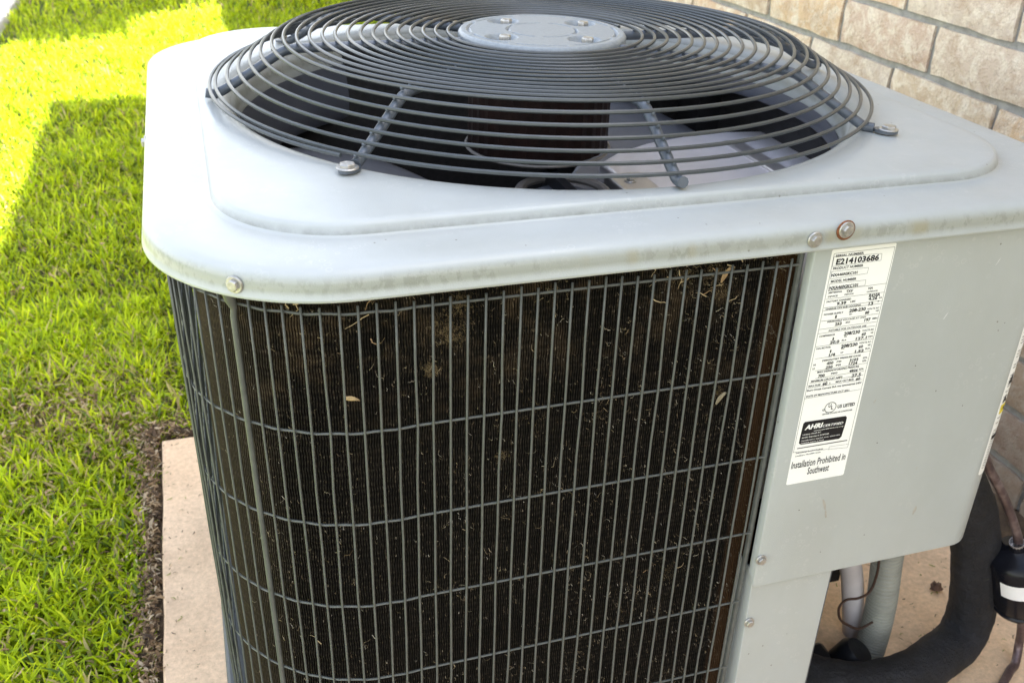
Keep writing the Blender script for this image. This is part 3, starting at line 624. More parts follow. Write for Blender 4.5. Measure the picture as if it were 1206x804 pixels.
def text_mesh(txt, u, v, wd, h, slant=0, bold=0):
    cu = bpy.data.curves.new('t', 'FONT'); cu.body = txt; cu.size = 1; cu.resolution_u = 2; cu.offset = bold
    o = bpy.data.objects.new('t', cu); COL.objects.link(o)
    me = o.to_mesh(); V = np.array([tuple(q.co) for q in me.vertices]); F = [tuple(p.vertices) for p in me.polygons]; o.to_mesh_clear()
    bpy.data.objects.remove(o); bpy.data.curves.remove(cu)
    x0, x1 = V[:,0].min(), V[:,0].max(); caps = .729; V2 = np.zeros((len(V), 2))
    V2[:,1] = v+V[:,1]/caps*h; V2[:,0] = u+(V[:,0]-x0)/max(1e-6, (x1-x0))*wd+slant*(V2[:,1]-v); return V2, F
def quad(a, b, t):
    a = np.array(a, float); b = np.array(b, float); d = (b-a)/np.hypot(*(b-a)); n = np.array([-d[1], d[0]])*t/2
    return np.array([a-n, b-n, b+n, a+n]), [(0, 1, 2, 3)]
def rrect2(u0, v0, u1, v1, r, n=5): return np.array(rsq(u0, u1, v0, v1, r, n))
def flat(pieces, fn):
    mb = MB()
    for V2, F in pieces: mb.add([fn(*p) for p in V2], F)
    return mb
LX, LZ, LY = .099, -.0335, -.40205
def onpanel(d): return lambda u, v: (LX+u/1000, LY-d, LZ+v/1000)
P2 = rrect2(.0, -220.5, 58, .5, 1.6)
lab = flat([(P2, [tuple(range(len(P2)))])], onpanel(.00012))
lab = U(lab.build('rating_label', m_label, ac, smooth=False)); lab['label'] = 'white rating label with black print'
pcs = [text_mesh(t, u, v, max(wd, .8), h*(1.2 if h < 5 else 1), .0, (.040 if h > 1.9 else .030) if h < 5 else .014) for t, u, v, wd, h in BLACK_PRINT if t not in ('UL', 'C')]
pcs += [text_mesh('c', 21.2, -148.0, 2.4, 2.8, 0, .02), text_mesh('U', 26.6, -145.2, 2.7, 3.6, 0, .03), text_mesh('L', 29.6, -147.6, 2.2, 3.6, 0, .03)]
o_ = flat(pcs, onpanel(.00024)).build('printed_text', m_ink, lab, smooth=False); tag(o_, kind='stuff')
ln = [quad(a[:2], a[2:], .28) for a in PRINT_LINES]
for b in PRINT_BOXES: ln += [quad(b[i], b[(i+1) % 4], .24) for i in range(4)]
ln += [quad((2.4, -3.1), (1.0, -186.5), .3), quad((57.0, -2.9), (55.5, -190.6), .3), quad((36.5, -190.3), (36.3, -186.6), .25), quad((36.3, -186.6), (55.4, -187.2), .25), quad((4.0, -182.8), (53.5, -183.0), .9)]
cs = [(28.9+5.4*math.cos(R(a)), -145.6+5.0*math.sin(R(a))) for a in range(0, 361, 12)]
ln += [quad(cs[i], cs[i+1], .65) for i in range(len(cs)-1)]
flat(ln, onpanel(.00020)).build('printed_line', m_ink, lab, smooth=False)['kind'] = 'stuff'
bd = np.array([(6.6, -156.3), (46.2, -156.9), (47.9, -158.6), (47.9, -163.9), (46.6, -178.0), (44.6, -179.9), (6.8, -179.3), (4.6, -177.5), (4.6, -171.3), (5.2, -157.8)])[::-1]
flat([(bd, [tuple(range(len(bd)))])], onpanel(.00020)).build('certification_badge', m_ink, lab, smooth=False)
pcs = [text_mesh(t, u, v, wd, h, .22 if t in ('AHRI', 'CERTIFIED') else .1, .045 if t == 'AHRI' else .015) for t, u, v, wd, h in WHITE_PRINT]
flat(pcs, onpanel(.00030)).build('badge_text', m_label, lab, smooth=False)['kind'] = 'stuff'
# the second label wraps the panel's rounded corner
def oncorner(d): 
    def f(u, v):
        a = R(14)+u/1000/rp; q = rp+d
        if a < 0: return (PCX+a*rp, PCY-q, -.034+v/1000)
        if a > R(90): return (PCX+q, PCY+(a-R(90))*rp, -.034+v/1000)
        return (PCX+q*math.sin(a), PCY-q*math.cos(a), -.034+v/1000)
    return f
nu_ = 30; V = []; F = []; u1 = 92
for i in range(nu_+1):
    u = u1*i/nu_; e = 2.2 if i in (0, nu_) else 0
    V += [(u, -252+e), (u, 0-e)]
for i in range(nu_): F.append((2*i, 2*i+2, 2*i+3, 2*i+1))
wl = U(flat([(np.array(V), F)], oncorner(.00025)).build('warning_label', m_label, ac)); wl['label'] = 'long white label with yellow and black print wrapping the corner'
bars = []; cur = -8; rr_ = random.Random(3)
while cur > -244:
    if -196 < cur < -150 or -62 < cur < -48: cur -= 2.6; 
    l = rr_.uniform(30, 70)
    u = 3.0; 
    while u < l:                                       # unreadable small print: word-length dashes
        wv_ = rr_.uniform(2, 6); n_ = 3
        for q in range(n_):
            bars.append(quad((u+wv_*q/n_, cur), (u+wv_*(q+1)/n_, cur), .85 if cur < -100 else 1.5))
        u += wv_+1.2
    cur -= 3.0 if cur < -100 else 4.5
    if rr_.random() < .12: cur -= 5
flat(bars, oncorner(.00040)).build('small_print', m_inkg, wl, smooth=False)['kind'] = 'stuff'
def blk(u0, v0, u1, v1): 
    pc = []
    n = max(1, int((u1-u0)/4))
    for i in range(n): pc.append((np.array([(u0+(u1-u0)*i/n, v0), (u0+(u1-u0)*(i+1)/n, v0), (u0+(u1-u0)*(i+1)/n, v1), (u0+(u1-u0)*i/n, v1)]), [(0, 1, 2, 3)]))
    return pc
flat(blk(3, -184, 34, -174), oncorner(.00048)).build('caution_band', m_yellow, wl, smooth=False)
for pc_ in ([(np.array([(3, -153), (12, -153), (8, -141)]), [(0, 1, 2)])], [(np.array([(3, -171), (10, -171), (6.5, -163)]), [(0, 1, 2)])], blk(3, -212, 14, -207), blk(6, -181, 12, -177)):
    flat(pc_, oncorner(.00056)).build('hazard_mark', m_ink, wl, smooth=False)

# ---- fan guard: one long wire wound as a spiral over eight spokes
PT = ([0, .8, 1.8, 2.8, 3.8, 4.8, 5.8, 6.65, 6.95, 20.6], [.3352, .3332, .3212, .3100, .2985, .2875, .2763, .2665, .2632, .0915], [.0105, .0112, .0172, .0237, .0303, .0372, .0441, .0500, .0513, .0522])
turns = 20.6; nseg = int(turns*110)
P = []
for i in range(nseg+1):
    tt = turns*i/nseg; r_ = np.interp(tt, PT[0], PT[1]); z = np.interp(tt, PT[0], PT[2]); a = R(-137)-2*math.pi*tt
    P.append((r_*math.cos(a), r_*math.sin(a), z+.0003*math.sin(a*3+tt)))
fg = U(MB().tube(P, .0018, 7).build('fan_guard', m_guard, ac)); fg['label'] = 'domed guard of one spirally wound grey wire'
for k in range(8):
    a = R(-135+45*k+(1.5 if k == 2 else 0)); bolted = k % 2 == 0; ca_, sa_ = math.cos(a), math.sin(a)
    rz = [(.076, .0455), (.15, .0452), (.235, .0450), (.257, .0440), (.268, .0400), (.290, .0268), (.313, .0135), (.325, .0070)]
    if bolted: rz += [(.331, .0042)]+([(.340, .0038)] if k == 2 else [])
    else: rz += [(.331, .0052), (.339, .0066)]
    Q = smooth_path([(r_*ca_, r_*sa_, z) for r_, z in rz], 4)
    rad = .0046
    sp = MB().tube(Q, rad, 10)
    if bolted:
        RB = .353 if k == 2 else .3425; c0 = Vector(((RB-.0065)*ca_, (RB-.0065)*sa_, .0026)); side = Vector((-sa_, ca_, 0)); out = Vector((ca_, sa_, 0)); V = []; nn = 16
        for z in (-.0012, .0016):
            for j in range(nn):
                t = 2*math.pi*j/nn; q = c0+out*(.011*math.cos(t)+.004)+side*.0078*math.sin(t); V.append((q.x, q.y, c0.z+z))
        sp.add(V, [tuple(range(nn-1, -1, -1)), tuple(nn+j for j in range(nn))]+[(j, (j+1) % nn, nn+(j+1) % nn, nn+j) for j in range(nn)])
    sp.build('spoke', m_spoke, fg)
    if bolted: hexbolt('guard_bolt', fg, (RB*ca_, RB*sa_, .0042), (0, 0, 1), .0066, flange=1.35)
# weld blobs where each coil of the wire crosses a spoke
wb = MB(); WT = math.ceil((137-360)/360)
for k in range(8):
    sa = -135+45*k
    for q in range(-2, 24):
        tt = (-137-sa)/360+q
        if not (.3 < tt < 20.3): continue
        r_ = np.interp(tt, PT[0], PT[1]); z_ = np.interp(tt, PT[0], PT[2]); a = R(sa); rr_w = random.uniform(.0017, .0023)
        wb.lathe([(.0001, -.0022), (rr_w*.8, -.0016), (rr_w, 0), (rr_w*.7, .0012), (.0001, .0017)], (r_*math.cos(a), r_*math.sin(a), z_-.0012), 7, cap=False)
wb.build('weld', m_spoke, fg)['kind'] = 'stuff'
# hub plate with stamped dashes and four bolt pockets
nr_, na = 100, 300; V = []; F = []
slots = [(R(27+90*k)) for k in range(4)]
def hubz(x, y):
    r_ = math.hypot(x, y); z = 0.0
    d = math.degrees(math.atan2(y, x)) % 360
    if abs(r_-.0765) < .0014 and (d % 45) > 7: z -= .0030
    if abs(r_-.0355) < .0012 and (d % 60) > 14: z -= .0028
    for a in slots:
        px_, py_ = .058*math.cos(a), .058*math.sin(a)
        q = math.hypot((x-px_)/.0165, (y-py_)/.0165)
        if q < 1: z -= .0090*min(1, (1-q)*2.6)
    if r_ > .083: z -= (r_-.083)**2*260
    return z
for i in range(nr_+1):
    r_ = .0868*(i/nr_)
    for j in range(na):
        a = 2*math.pi*j/na; x_, y_ = r_*math.cos(a), r_*math.sin(a); V.append((x_, y_, .0545+hubz(x_, y_)))
for i in range(nr_):
    for j in range(na): F.append((i*na+j, (i+1)*na+j, (i+1)*na+(j+1) % na, i*na+(j+1) % na))
b = len(V); V += [(.0868*math.cos(2*math.pi*j/na), .0868*math.sin(2*math.pi*j/na), .047) for j in range(na)]
F += [(nr_*na+j, b+j, b+(j+1) % na, nr_*na+(j+1) % na) for j in range(na)]
hb = obj('hub_plate', mesh(V, F, True), m_hub, fg)
for k, a in enumerate(slots):
    hexbolt('hub_bolt', fg, (.058*math.cos(a)+.003, .058*math.sin(a)-.002, .0492), (0, 0, 1), .0062, washer=False).scale = (1, 1, 1.9)

# ================================================================== PIPES BESIDE THE UNIT
P = smooth_path([(.33,-.17,-.25), (.372,-.27,-.30), (.397,-.30,-.374), (.431,-.30,-.427), (.458,-.30,-.495), (.476,-.30,-.562), (.478,-.303,-.602), (.462,-.311,-.627), (.424,-.323,-.631), (.383,-.336,-.631), (.335,-.339,-.631), (.294,-.331,-.631), (.25,-.30,-.631), (.21,-.24,-.628), (.19,-.15,-.60)], 10)
mb = MB().tube(P, [.0275+.0003*math.sin(i*.9)+.0002*math.sin(i*2.3) for i in range(len(P))], 28)
o = mb.build('insulated_pipe', m_foam); tag(o, 'thick black foam-insulated pipe looping down behind the grey panel onto the concrete pad', 'pipe')
rl = thing('refrigerant_line', 'thin copper refrigerant line with a black cylindrical filter drier beside the wall', 'pipe', (.556, -.312, -.645))
def RL(o): o.location = (-.556, .312, .645); return o
def RS(o): return o
DA, DB = Vector((.478, -.335, -.468)), Vector((.5165, -.335, -.565))
RL(MB().tube(smooth_path([(.30,-.22,-.22), (.345,-.31,-.27), (.378,-.335,-.311), (.400,-.335,-.342), (.431,-.335,-.383), (.458,-.335,-.425), (.4735,-.335,-.452), DA], 8), .0052, 14).build('copper_tube', m_copper, rl))
RL(MB().tube(smooth_path([DB, (.531,-.333,-.603), (.5405,-.33,-.635), (.530,-.342,-.6535), (.513,-.351,-.6535), (.472,-.38,-.6535), (.40,-.45,-.6535), (.33,-.52,-.6535)], 8), .0052, 14).build('copper_tube', m_copper, rl))
ax = (DB-DA).normalized(); Ld = (DB-DA).length
prof = [(.0001,-.014),(.0078,-.014),(.0090,-.004),(.0130,.000),(.0230,.003),(.0285,.007),(.0315,.012),(.0322,.0155),(.0300,.0175),(.0312,.020),(.0318,Ld-.020),(.0306,Ld-.0175),(.0325,Ld-.0155),(.0318,Ld-.012),(.0285,Ld-.007),(.022,Ld-.003),(.0120,Ld),(.0090,Ld+.004),(.0078,Ld+.014),(.0001,Ld+.014)]
q = ax.to_track_quat('Z', 'Y')
dr = MB().lathe(prof, n=48, cap=False).build('filter_drier', m_drier, rl)
dr.location = (DA.x-.556, DA.y+.312, DA.z+.645); dr.rotation_mode = 'QUATERNION'; dr.rotation_quaternion = q
# white sticker on the drier's camera-left flank
V = []; F = []; inv = q.to_matrix().inverted(); c0 = inv @ Vector((-.50, -.86, 0)); a0 = math.atan2(c0.y, c0.x)+R(48)
for i in range(17):
    a = a0-R(100)*i/16; V += [(.0323*math.cos(a), .0323*math.sin(a), .026), (.0323*math.cos(a), .0323*math.sin(a), .050)]
for i in range(16): F.append((2*i, 2*i+2, 2*i+3, 2*i+1))
obj('white_sticker', mesh(V, F, True), m_white, dr)
for z in (-.010, Ld+.010):
    MB().tube([(0, 0, z-.004), (0, 0, z+.004)], .0082, 16).build('brazed_joint', m_galv, dr)
tag(MB().tube(smooth_path([(.325,-.21,-.42), (.335,-.23,-.511), (.350,-.232,-.56), (.362,-.234,-.61), (.372,-.236,-.66)], 6), .0135, 20).build('drain_pipe', m_pvc), 'smooth pale white plastic pipe rising from the pad beneath the grey panel', 'pipe')
P = smooth_path([(.362,-.26,-.40), (.366,-.26,-.468), (.371,-.26,-.52), (.376,-.263,-.577), (.374,-.268,-.622), (.366,-.275,-.659)], 40)
fx = MB().tube(P, [.0172+(.0009 if (i//2) % 2 else -.0006) for i in range(len(P))], 24).build('flexible_conduit', m_flex)
tag(fx, 'ribbed grey flexible conduit curving down to the pad beside the white pipe', 'conduit')
P = smooth_path([(.335,-.285,-.43), (.333,-.285,-.471), (.337,-.285,-.509), (.334,-.285,-.537), (.320,-.285,-.5445), (.303,-.285,-.543), (.2955,-.285,-.553), (.3005,-.285,-.572), (.314,-.285,-.585), (.332,-.285,-.596), (.350,-.285,-.590)], 8)
tag(MB().tube(P, .0016, 6).build('thin_cable', m_cable), 'thin dark brown cable looping loosely in front of the white pipe', 'cable')
sv_ = thing('service_valve', 'grimy black service valve on the pad by the foot of the conduit', 'valve', (.318, -.285, PADZ))
o = MB().lathe([(.0001,0),(.020,0),(.022,.006),(.022,.030),(.017,.038),(.0001,.040)], n=24, cap=False).build('valve_cap', m_black, sv_); o.rotation_euler = (R(14), R(24), 0); o.location = (0, 0, .004)
MB().box((-.055, -.02, 0), (-.010, .03, .024)).box((-.09, -.035, 0), (-.05, .05, .042)).build('valve_body', m_black, sv_, bev=.006)
o = MB().lathe([(.0001,0),(.011,0),(.011,.03),(.008,.034),(.0001,.034)], n=6, cap=False).build('valve_stem', simple('grimy_brass', (.07,.05,.03), .5, .6, .4, 80, .3), sv_); o.rotation_euler = (R(70), 0, R(30)); o.location = (-.03, -.02, .016)
lf2 = MB(); lf2.lathe([(.0001,0),(.008,.001),(.010,.004),(.006,.008),(.0001,.009)], (0,0,0), 9, cap=False); lf2.V = [(x_*random.uniform(.55, 1.35), y_*random.uniform(.55, 1.35), z_*random.uniform(.4, 1.5)) for x_, y_, z_ in lf2.V]
o = lf2.build('dead_leaf', simple('crumpled_leaf', (.13,.075,.05), .8, 0, .5, 300, .5)); o.location = (.527, -.200, PADZ+.002); o.scale = (1.1, .8, 1.1); tag(o, 'crumpled brown dead leaf on the concrete inside the black pipe loop', 'leaf')

# ================================================================== GROUND, PAD, PATH
V = []; F = []
def gz(x, y):
    d = 0
    if x > .60: d = max(d, .030*min(1, (x-.60)/.10))
    return GZ+d*(1 if y < 2.5 else 0)+(.006*noise.noise(Vector((x*3, y*3, 0))) if abs(x) < 3 else 0)
xs = sorted(set([-60, -30, -15, -8, -5, -3.5]+[round(-2.6+.1*i, 3) for i in range(37)]+[1.4, 3, 6, 12, 30, 60])); ys = sorted(set([-60, -30, -12, -6, -3]+[round(-2+.12*i, 3) for i in range(76)]+[8, 10, 14, 20, 35, 60]))
for y_ in ys:
    for x_ in xs: V.append((x_, y_, gz(x_, y_)))
nx_c = len(xs)
for j in range(len(ys)-1):
    for i in range(nx_c-1): a_ = j*nx_c+i; F.append((a_, a_+1, a_+nx_c+1, a_+nx_c))
tag(obj('ground', mesh(V, F, True), m_ground), kind='structure')
# bare soil strips around the pad (slightly above the lawn's soil sheet)
def strip(name, x0, x1, y0, y1, base, amp, edge=0.0):
    V = []; F = []; nx2 = max(2, int((x1-x0)/.012)); ny2 = max(2, int((y1-y0)/.012))
    for j in range(ny2+1):
        for i in range(nx2+1):
            x_ = x0+(x1-x0)*i/nx2; y_ = y0+(y1-y0)*j/ny2
            e = min(1, i/3 if edge else 1, j/3 if edge else 1, (ny2-j)/3 if edge else 1)
            V.append((x_, y_, base-(1-e)*.02+amp*(noise.noise(Vector((x_*38, y_*38, 1)))+.6*noise.noise(Vector((x_*90, y_*90, 4))))))
    for j in range(ny2):
        for i in range(nx2): a_ = j*(nx2+1)+i; F.append((a_, a_+1, a_+nx2+2, a_+nx2+1))
    tag(obj(name, mesh(V, F, True), m_soil), kind='structure')
strip('soil_strip', -.512, -.466, -.9, .62, GZ+.014, .007, 1)
strip('soil_strip', -.50, .3, .442, .56, GZ+.014, .007, 1)
strip('soil_bank', .648, WX+.01, -1.4, 2.4, GZ+.046, .007)
mb = MB(); Pp = []
x0, x1, y0, y1 = -.467, .66, -1.25, .442
for k in range(60): Pp.append((x0+(x1-x0)*k/60, y0))
for k in range(60): Pp.append((x1, y0+(y1-y0)*k/60))
for k in range(60): Pp.append((x1-(x1-x0)*k/60, y1))
for k in range(120): Pp.append((x0, y1-(y1-y0)*k/120))
Pp = [(x_+.0022*noise.noise(Vector((x_*12, y_*12, 0))), y_+.0022*noise.noise(Vector((x_*12, y_*12, 7)))) for x_, y_ in Pp]
n = len(Pp); c_ = (.1, -.4); lay = [(1, PADZ-.11), (1, PADZ-.008), (.9985, PADZ-.003), (.994, PADZ), (.6, PADZ)]
V = [(c_[0]+(x_-c_[0])*k, c_[1]+(y_-c_[1])*k, z) for k, z in lay for x_, y_ in Pp]
F = [(l*n+i, l*n+(i+1) % n, (l+1)*n+(i+1) % n, (l+1)*n+i) for l in range(len(lay)-1) for i in range(n)]+[tuple(4*n+i for i in range(n))]
pad = MB().add(V, F).build('concrete_pad', m_pad); tag(pad, 'tan weathered concrete pad under the air conditioner, edged by soil and lawn', 'concrete pad')
pth = MB().box((-2.3, 2.6, GZ-.08), (-1.125, 9, GZ+.045)).build('path', m_path, bev=.008); tag(pth, kind='structure')
MB_ = MB().box((-2.3, -3, GZ-.08), (-1.6, 2.595, GZ+.045)); tag(MB_.build('path', m_path, bev=.008), kind='structure')

# ================================================================== GRASS
def in_pad(x, y): return (x > -.475) & (x < .67) & (y > -1.27) & (y < .452)
def blades(n, x0, x1, y0, y1, hmin, hmax, wmin, wmax, seed):
    g = np.random.default_rng(seed); x = g.uniform(x0, x1, n); y = g.uniform(y0, y1, n)
    edge = np.where(y < .46, -.475-x, np.where(x > -.475, y-.46, np.hypot(x+.475, np.maximum(y-.46, 0))))   # distance to the pad
    bare = .006+.010*np.sin(y*9)+.012*np.sin(y*23+1)-.010*(y<.05)
    patch = np.exp(-(((x+.62)/.16)**2+((y-.60)/.16)**2))
    keep = ~in_pad(x, y) & (edge > np.maximum(.002, bare)*g.uniform(.3, 1.3, n)) & (x < .70) & (g.random(n) > .45*patch)
    keep &= ~((x < -1.115) & (y > 2.6)) & ~((x < -1.06+.05*np.sin(y*7)) & (y > 2.9) & (y < 4.0) & (g.random(n) < .8))
    x, y, edge = x[keep], y[keep], edge[keep]; n = len(x); patch = patch[keep]
    clump = np.sin(x*31+np.sin(y*17)*2)*np.sin(y*27+np.sin(x*23)*2)
    h = g.uniform(hmin, hmax, n)*(1+.25*clump)*np.clip(.5+edge*5, .5, 1); wd = g.uniform(wmin, wmax, n)
    az = g.uniform(0, 2*np.pi, n); lean = g.uniform(.45, 1.5, n); tw = g.normal(0, .5, n)
    ns_ = 4; V = np.zeros((n, (ns_+1)*2, 3)); px, py, pz = x.copy(), y.copy(), np.full(n, GZ+.002); 
    for k in range(ns_+1):
        t = k/ns_; a = az+tw*t; ww = wd*np.array([.75, 1, .95, .68, .10][k])/2
        V[:,2*k,0] = px-np.sin(a)*ww; V[:,2*k,1] = py+np.cos(a)*ww; V[:,2*k,2] = pz
        V[:,2*k+1,0] = px+np.sin(a)*ww; V[:,2*k+1,1] = py-np.cos(a)*ww; V[:,2*k+1,2] = pz+ww*.35
        ang = lean*(.25+1.25*t); l = h/ns_*1.25
        px = px+np.cos(a)*np.sin(ang)*l; py = py+np.sin(a)*np.sin(ang)*l; pz = np.maximum(pz+np.cos(ang)*l, GZ+.004)
    base = (np.arange(n)*(ns_+1)*2)[:,None,None]; f = np.array([[2*k, 2*k+1, 2*k+3, 2*k+2] for k in range(ns_)])[None]
    pal = np.array([(.52,.62,.010), (.44,.55,.010), (.35,.46,.010), (.24,.33,.012), (.13,.20,.035), (.62,.67,.018), (.50,.41,.17), (.38,.29,.14)])
    dry = np.clip(.06+.22*np.exp(-edge/.07)+.42*patch, 0, .8)
    pw = np.stack([.22+0*dry, .24+0*dry, .20+0*dry, .14+0*dry, .08+0*dry, .12+0*dry, dry*.6, dry*.4], 1); pw /= pw.sum(1, keepdims=True)
    ci = (g.random(n)[:,None] > np.cumsum(pw, 1)).sum(1).clip(0, 7); C_ = pal[ci]*(1+.14*clump[:,None])*g.uniform(.8, 1.2, (n, 1))
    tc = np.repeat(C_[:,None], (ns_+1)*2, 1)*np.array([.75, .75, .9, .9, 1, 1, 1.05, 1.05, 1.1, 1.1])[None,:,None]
    return V.reshape(-1, 3), (base+f).reshape(-1, 4), np.clip(tc.reshape(-1, 3), 0, 1)
parts = [blades(56000, -1.35, -.47, -.35, 1.0, .014, .042, .0024, .0052, 1), blades(42000, -1.5, .1, .45, 2.1, .017, .041, .0028, .0054, 2),
         blades(44000, -1.5, .72, 1.9, 4.2, .022, .044, .0038, .0066, 3), blades(26000, -1.6, .73, 4.2, 8.5, .028, .05, .006, .010, 4),
         blades(22000, -3.6, -1.3, -2.0, 7, .035, .062, .007, .012, 5), blades(5000, -1.35, -.47, -2.0, -.35, .032, .062, .005, .008, 6)]
Vs = []; Fs = []; Cs = []; b = 0
for V_, F_, C_ in parts: Vs.append(V_); Fs.append(F_+b); Cs.append(C_); b += len(V_)
me = npmesh(np.concatenate(Vs), np.concatenate(Fs), True)
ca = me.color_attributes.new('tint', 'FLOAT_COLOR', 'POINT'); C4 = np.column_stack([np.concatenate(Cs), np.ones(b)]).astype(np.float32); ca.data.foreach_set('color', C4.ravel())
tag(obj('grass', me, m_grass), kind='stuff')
# dry litter: mulch scraps and dead stems on the soil at the pad's edge and in the bare patch
dv, df, dc = [], [], []
for k in range(9500):
    u = random.random() if k < 6500 else .95
    if u < .55: x_, y_ = -.469-abs(random.gauss(0, .016)), random.uniform(-.4, .5)
    elif u < .70: x_, y_ = random.uniform(-.55, -.1), .450+abs(random.gauss(0, .04))
    elif u < .92: x_, y_ = random.gauss(-.61, .10), random.gauss(.58, .10)
    else: x_, y_ = random.uniform(-1.2, -.5), random.uniform(-.3, 2.2)
    if (-.475 < x_ < .67 and y_ < .452): continue
    z = GZ+.016+random.random()*(.016 if u < .92 else .024); a = random.uniform(0, 6.3); l = random.uniform(.003, .015); w_ = random.uniform(.0004, .0015)*(1 if random.random() < .8 else 1.8)
    dx, dy = math.cos(a), math.sin(a); tz = random.gauss(0, .25)*l; b_ = len(dv); tl = random.gauss(0, .5)*w_
    mx, my = x_+dx*l*.5-dy*l*.12, y_+dy*l*.5+dx*l*.12
    for (cx, cy, cz, ww) in ((x_, y_, z, w_*.6), (mx, my, z+tz*.5+.001, w_), (x_+dx*l, y_+dy*l, z+tz, w_*.4)):
        dv += [(cx-dy*ww, cy+dx*ww, cz-tl), (cx+dy*ww, cy-dx*ww, cz+tl)]
    c = random.choice([(.16,.095,.045), (.09,.055,.03), (.28,.18,.09), (.40,.28,.15), (.46,.36,.23), (.22,.14,.075), (.06,.038,.022)]); dc += [c]*6
    df += [(b_, b_+1, b_+3, b_+2), (b_+2, b_+3, b_+5, b_+4)]
for k in range(330):                                     # scraps and clippings lying on the pad itself
    x_ = -.467+abs(random.gauss(0, .035)) if k < 90 else random.uniform(.36, .64); y_ = random.uniform(-.3, .43) if k < 90 else random.uniform(-.42, .15)
    a = random.uniform(0, 6.3); l = random.uniform(.002, .009); w_ = random.uniform(.0003, .0009); b_ = len(dv); z = PADZ+.0012; dx, dy = math.cos(a), math.sin(a)
    for (cx, cy, cz, ww) in ((x_, y_, z, w_*.6), (x_+dx*l*.5-dy*l*.15, y_+dy*l*.5+dx*l*.15, z+.0008, w_), (x_+dx*l, y_+dy*l, z, w_*.4)):
        dv += [(cx-dy*ww, cy+dx*ww, cz), (cx+dy*ww, cy-dx*ww, cz+.0003)]
    dc += [random.choice([(.16,.11,.07), (.10,.07,.05), (.26,.28,.07), (.35,.28,.17)])]*6; df += [(b_, b_+1, b_+3, b_+2), (b_+2, b_+3, b_+5, b_+4)]
me = mesh(dv, df); ca = me.color_attributes.new('tint', 'FLOAT_COLOR', 'POINT'); ca.data.foreach_set('color', np.array([(*c, 1) for c in dc], np.float32).ravel())
tag(obj('dry_litter', me, m_straw), kind='stuff')

# ================================================================== HOUSE
house = thing('house', 'long house wall of tumbled tan brick with grey mortar behind the air conditioner', 'house', (WX, 0, GZ))
def H(o): o.location = (o.location.x-WX, o.location.y, o.location.z-GZ); return o
HY0, HY1, HT = -3.5, 2.56, 1.78
wall = H(MB().box((WX+.007, HY0, GZ-.1), (WX+.09, HY1, HT)).build('wall', m_mortar, house, smooth=False))
H(MB().box((WX+.09, HY0, GZ-.1), (6, HY1, HT)).build('house_body', m_mortar, house, smooth=False))
RX0, RX1 = .655, 3.4
rf = MB(); rf.add([(RX0, HY0-.3, HT-.02), (RX1, HY0-.3, HT+1.1), (RX1, 2.64, HT+1.1), (RX0, 2.64, HT-.02), (RX0, HY0-.3, HT+.10), (RX1, HY0-.3, HT+1.22), (RX1, 2.64, HT+1.22), (RX0, 2.64, HT+.10)],
   [(0,3,2,1),(4,5,6,7),(0,1,5,4),(1,2,6,5),(2,3,7,6),(3,0,4,7)])
H(rf.build('roof', simple('roof_shingle', (.10,.085,.075), .9, 0, .3, 40, .5), house, smooth=False))
BL, BH, JY, JZ, PITY, PITZ = .2290, .0700, .015, .015, .2400, .0815
def brick_mesh(seed):
    g = random.Random(seed); nx3, nz3 = 8, 4; V = []; F = []; rd = .0032
    for j in range(nz3+1):
        for i in range(nx3+1):
            u, v = i/nx3, j/nz3; e = (i in (0, nx3))+(j in (0, nz3))
            y = -BL/2+BL*u+(g.gauss(0, .0009) if i in (0, nx3) else 0); z = -BH/2+BH*v+(g.gauss(0, .0010) if j in (0, nz3) else 0)
            V.append((g.gauss(0, .0006)+(rd*.55 if e else 0)+(.0015 if e == 2 else 0), y, z))
    for j in range(nz3):
        for i in range(nx3): a_ = j*(nx3+1)+i; F.append((a_, a_+nx3+1, a_+nx3+2, a_+1))
    ring = [i for i in range(nx3+1)]+[(j+1)*(nx3+1)-1 for j in range(1, nz3+1)]+[nz3*(nx3+1)+i for i in range(nx3-1, -1, -1)]+[j*(nx3+1) for j in range(nz3-1, 0, -1)]
    b_ = len(V); V += [(.035, V[i][1], V[i][2]) for i in ring]; n_ = len(ring)
    F += [(ring[i], ring[(i+1) % n_], b_+(i+1) % n_, b_+i) for i in range(n_)]
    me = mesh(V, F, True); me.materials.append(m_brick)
    try: me.set_sharp_from_angle(angle=R(50))
    except Exception: pass
    return me
bms = [brick_mesh(s) for s in range(7)]
farV = []; farF = []; gdV = []; gdF = []; nb = 0
def addbox(Vl, Fl, x0, y0, z0, x1, y1, z1):
    b_ = len(Vl); Vl += [(x0,y0,z0),(x1,y0,z0),(x1,y1,z0),(x0,y1,z0),(x0,y0,z1),(x1,y0,z1),(x1,y1,z1),(x0,y1,z1)]
    Fl += [tuple(b_+q for q in f) for f in ((0,3,2,1),(4,5,6,7),(0,1,5,4),(1,2,6,5),(2,3,7,6),(3,0,4,7))]
for row in range(-8, 22):
    zc = -.0225+PITZ*row-BH/2; off = .056 if row % 2 == 0 else .137
    for k in range(-16, 29):
        yc = off+PITY*k+PITY/2-.0
        ya, yb = yc-BL/2, yc+BL/2
        if zc+BH/2 > HT-.02: continue
        near = -.60 < yc < 2.45 and -8 <= row <= 5
        if near and yb < HY1:
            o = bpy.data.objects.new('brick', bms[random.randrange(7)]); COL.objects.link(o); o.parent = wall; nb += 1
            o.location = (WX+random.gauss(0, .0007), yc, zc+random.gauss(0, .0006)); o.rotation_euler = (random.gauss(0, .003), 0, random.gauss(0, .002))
        elif yb < HY1 and ya > HY0: addbox(farV, farF, WX, ya, zc-BH/2, WX+.03, yb, zc+BH/2)
        if ya > HY1 and zc < .90: addbox(gdV, gdF, WX, ya, zc-BH/2, WX+.03, yb, zc+BH/2)
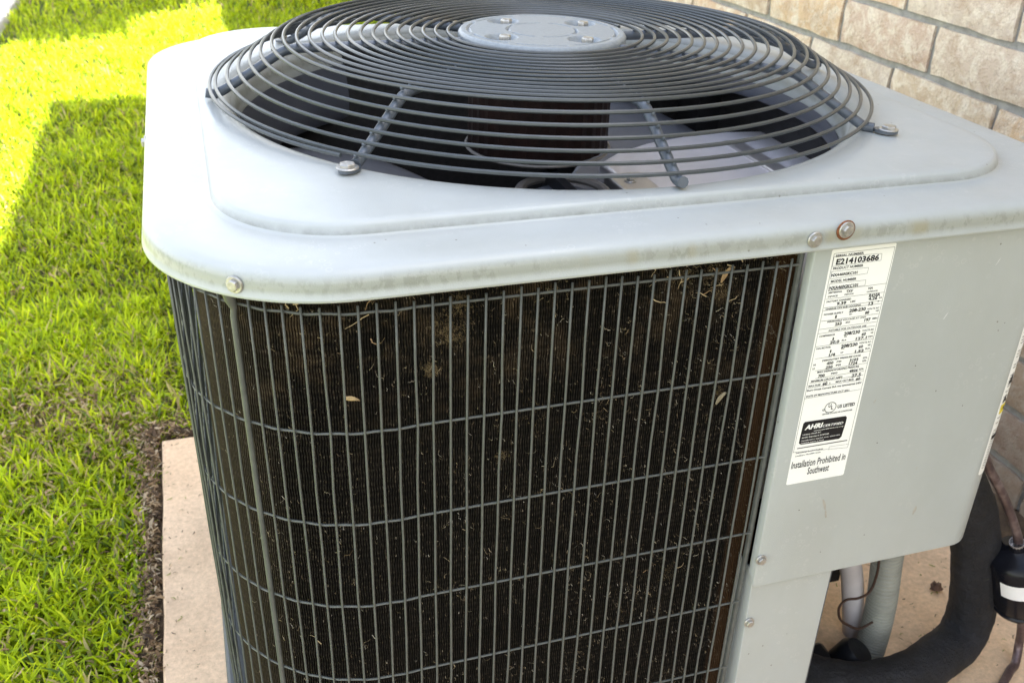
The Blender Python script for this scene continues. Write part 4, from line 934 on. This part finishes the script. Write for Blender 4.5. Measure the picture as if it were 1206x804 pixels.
tag(MB().add(farV, farF).build('brick', m_brick, wall, smooth=False), kind='stuff')
print('bricks', nb)
gw = thing('garden_wall', 'lower tan brick garden wall continuing beyond the house corner at the top of the photo', 'wall', (WX, HY1, GZ))
def G(o): o.location = (-WX, -HY1, -GZ); return o
G(MB().box((WX+.007, HY1+.004, GZ-.1), (WX+.12, 7.2, .94)).build('wall_body', m_mortar, gw, smooth=False))
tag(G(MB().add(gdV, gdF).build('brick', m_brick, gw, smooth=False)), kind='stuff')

# ================================================================== TREE added out of view, its crown shaped to cast the far shade
tr = thing('tree', 'unseen leafy tree added behind the garden wall, crown shaped to shade the far lawn', 'tree', (1.60, 5.20, GZ))
MB().tube([(0,0,0), (.03,.02,.8), (-.02,.03,1.6), (-.15,.0,2.3)], [.13,.10,.085,.05], 12).tube([(-.02,.03,1.5), (-.5,-.2,2.2), (-.95,-.95,2.6)], [.06,.04,.015], 8).tube([(0,.03,1.5), (.4,.5,2.3), (.5,.9,2.7)], [.06,.04,.015], 8).build('unseen_tree_trunk', m_unseen_tree_bark, tr)
g = np.random.default_rng(9); n = 16000; cl = g.normal(0, 1, (90, 3)); cl /= np.linalg.norm(cl, axis=1, keepdims=True); cl *= g.uniform(.3, 1, (90, 1))**.5
lobes = np.array([(-1.02, -1.22, 2.60, .20, .30, .22), (-.80, -.72, 2.72, .30, .42, .30), (-.45, .10, 2.85, .52, .75, .45)]); li = np.repeat([0, 1, 2], [14, 26, 50])
cen = lobes[li,:3]+cl*lobes[li,3:]; ci = g.integers(0, 90, n); pos = cen[ci]+g.normal(0, .075, (n, 3))
d1 = g.normal(0, 1, (n, 3)); d1 /= np.linalg.norm(d1, axis=1, keepdims=True); d2 = np.cross(d1, g.normal(0, 1, (n, 3))); d2 /= np.linalg.norm(d2, axis=1, keepdims=True)
Lf = g.uniform(.04, .075, (n, 1)); V = np.stack([pos-d1*Lf, pos+d2*Lf*.45, pos+d1*Lf, pos-d2*Lf*.45], 1).reshape(-1, 3); F = np.arange(4*n).reshape(-1, 4)
me = npmesh(V, F); ca = me.color_attributes.new('tint', 'FLOAT_COLOR', 'POINT')
cc = np.array([(.05,.10,.02), (.08,.13,.03), (.035,.07,.02)])[g.integers(0, 3, n)]; ca.data.foreach_set('color', np.column_stack([np.repeat(cc, 4, 0), np.ones(4*n)]).astype(np.float32).ravel())
tag(obj('unseen_tree_crown', me, m_leaf, tr), kind='stuff')
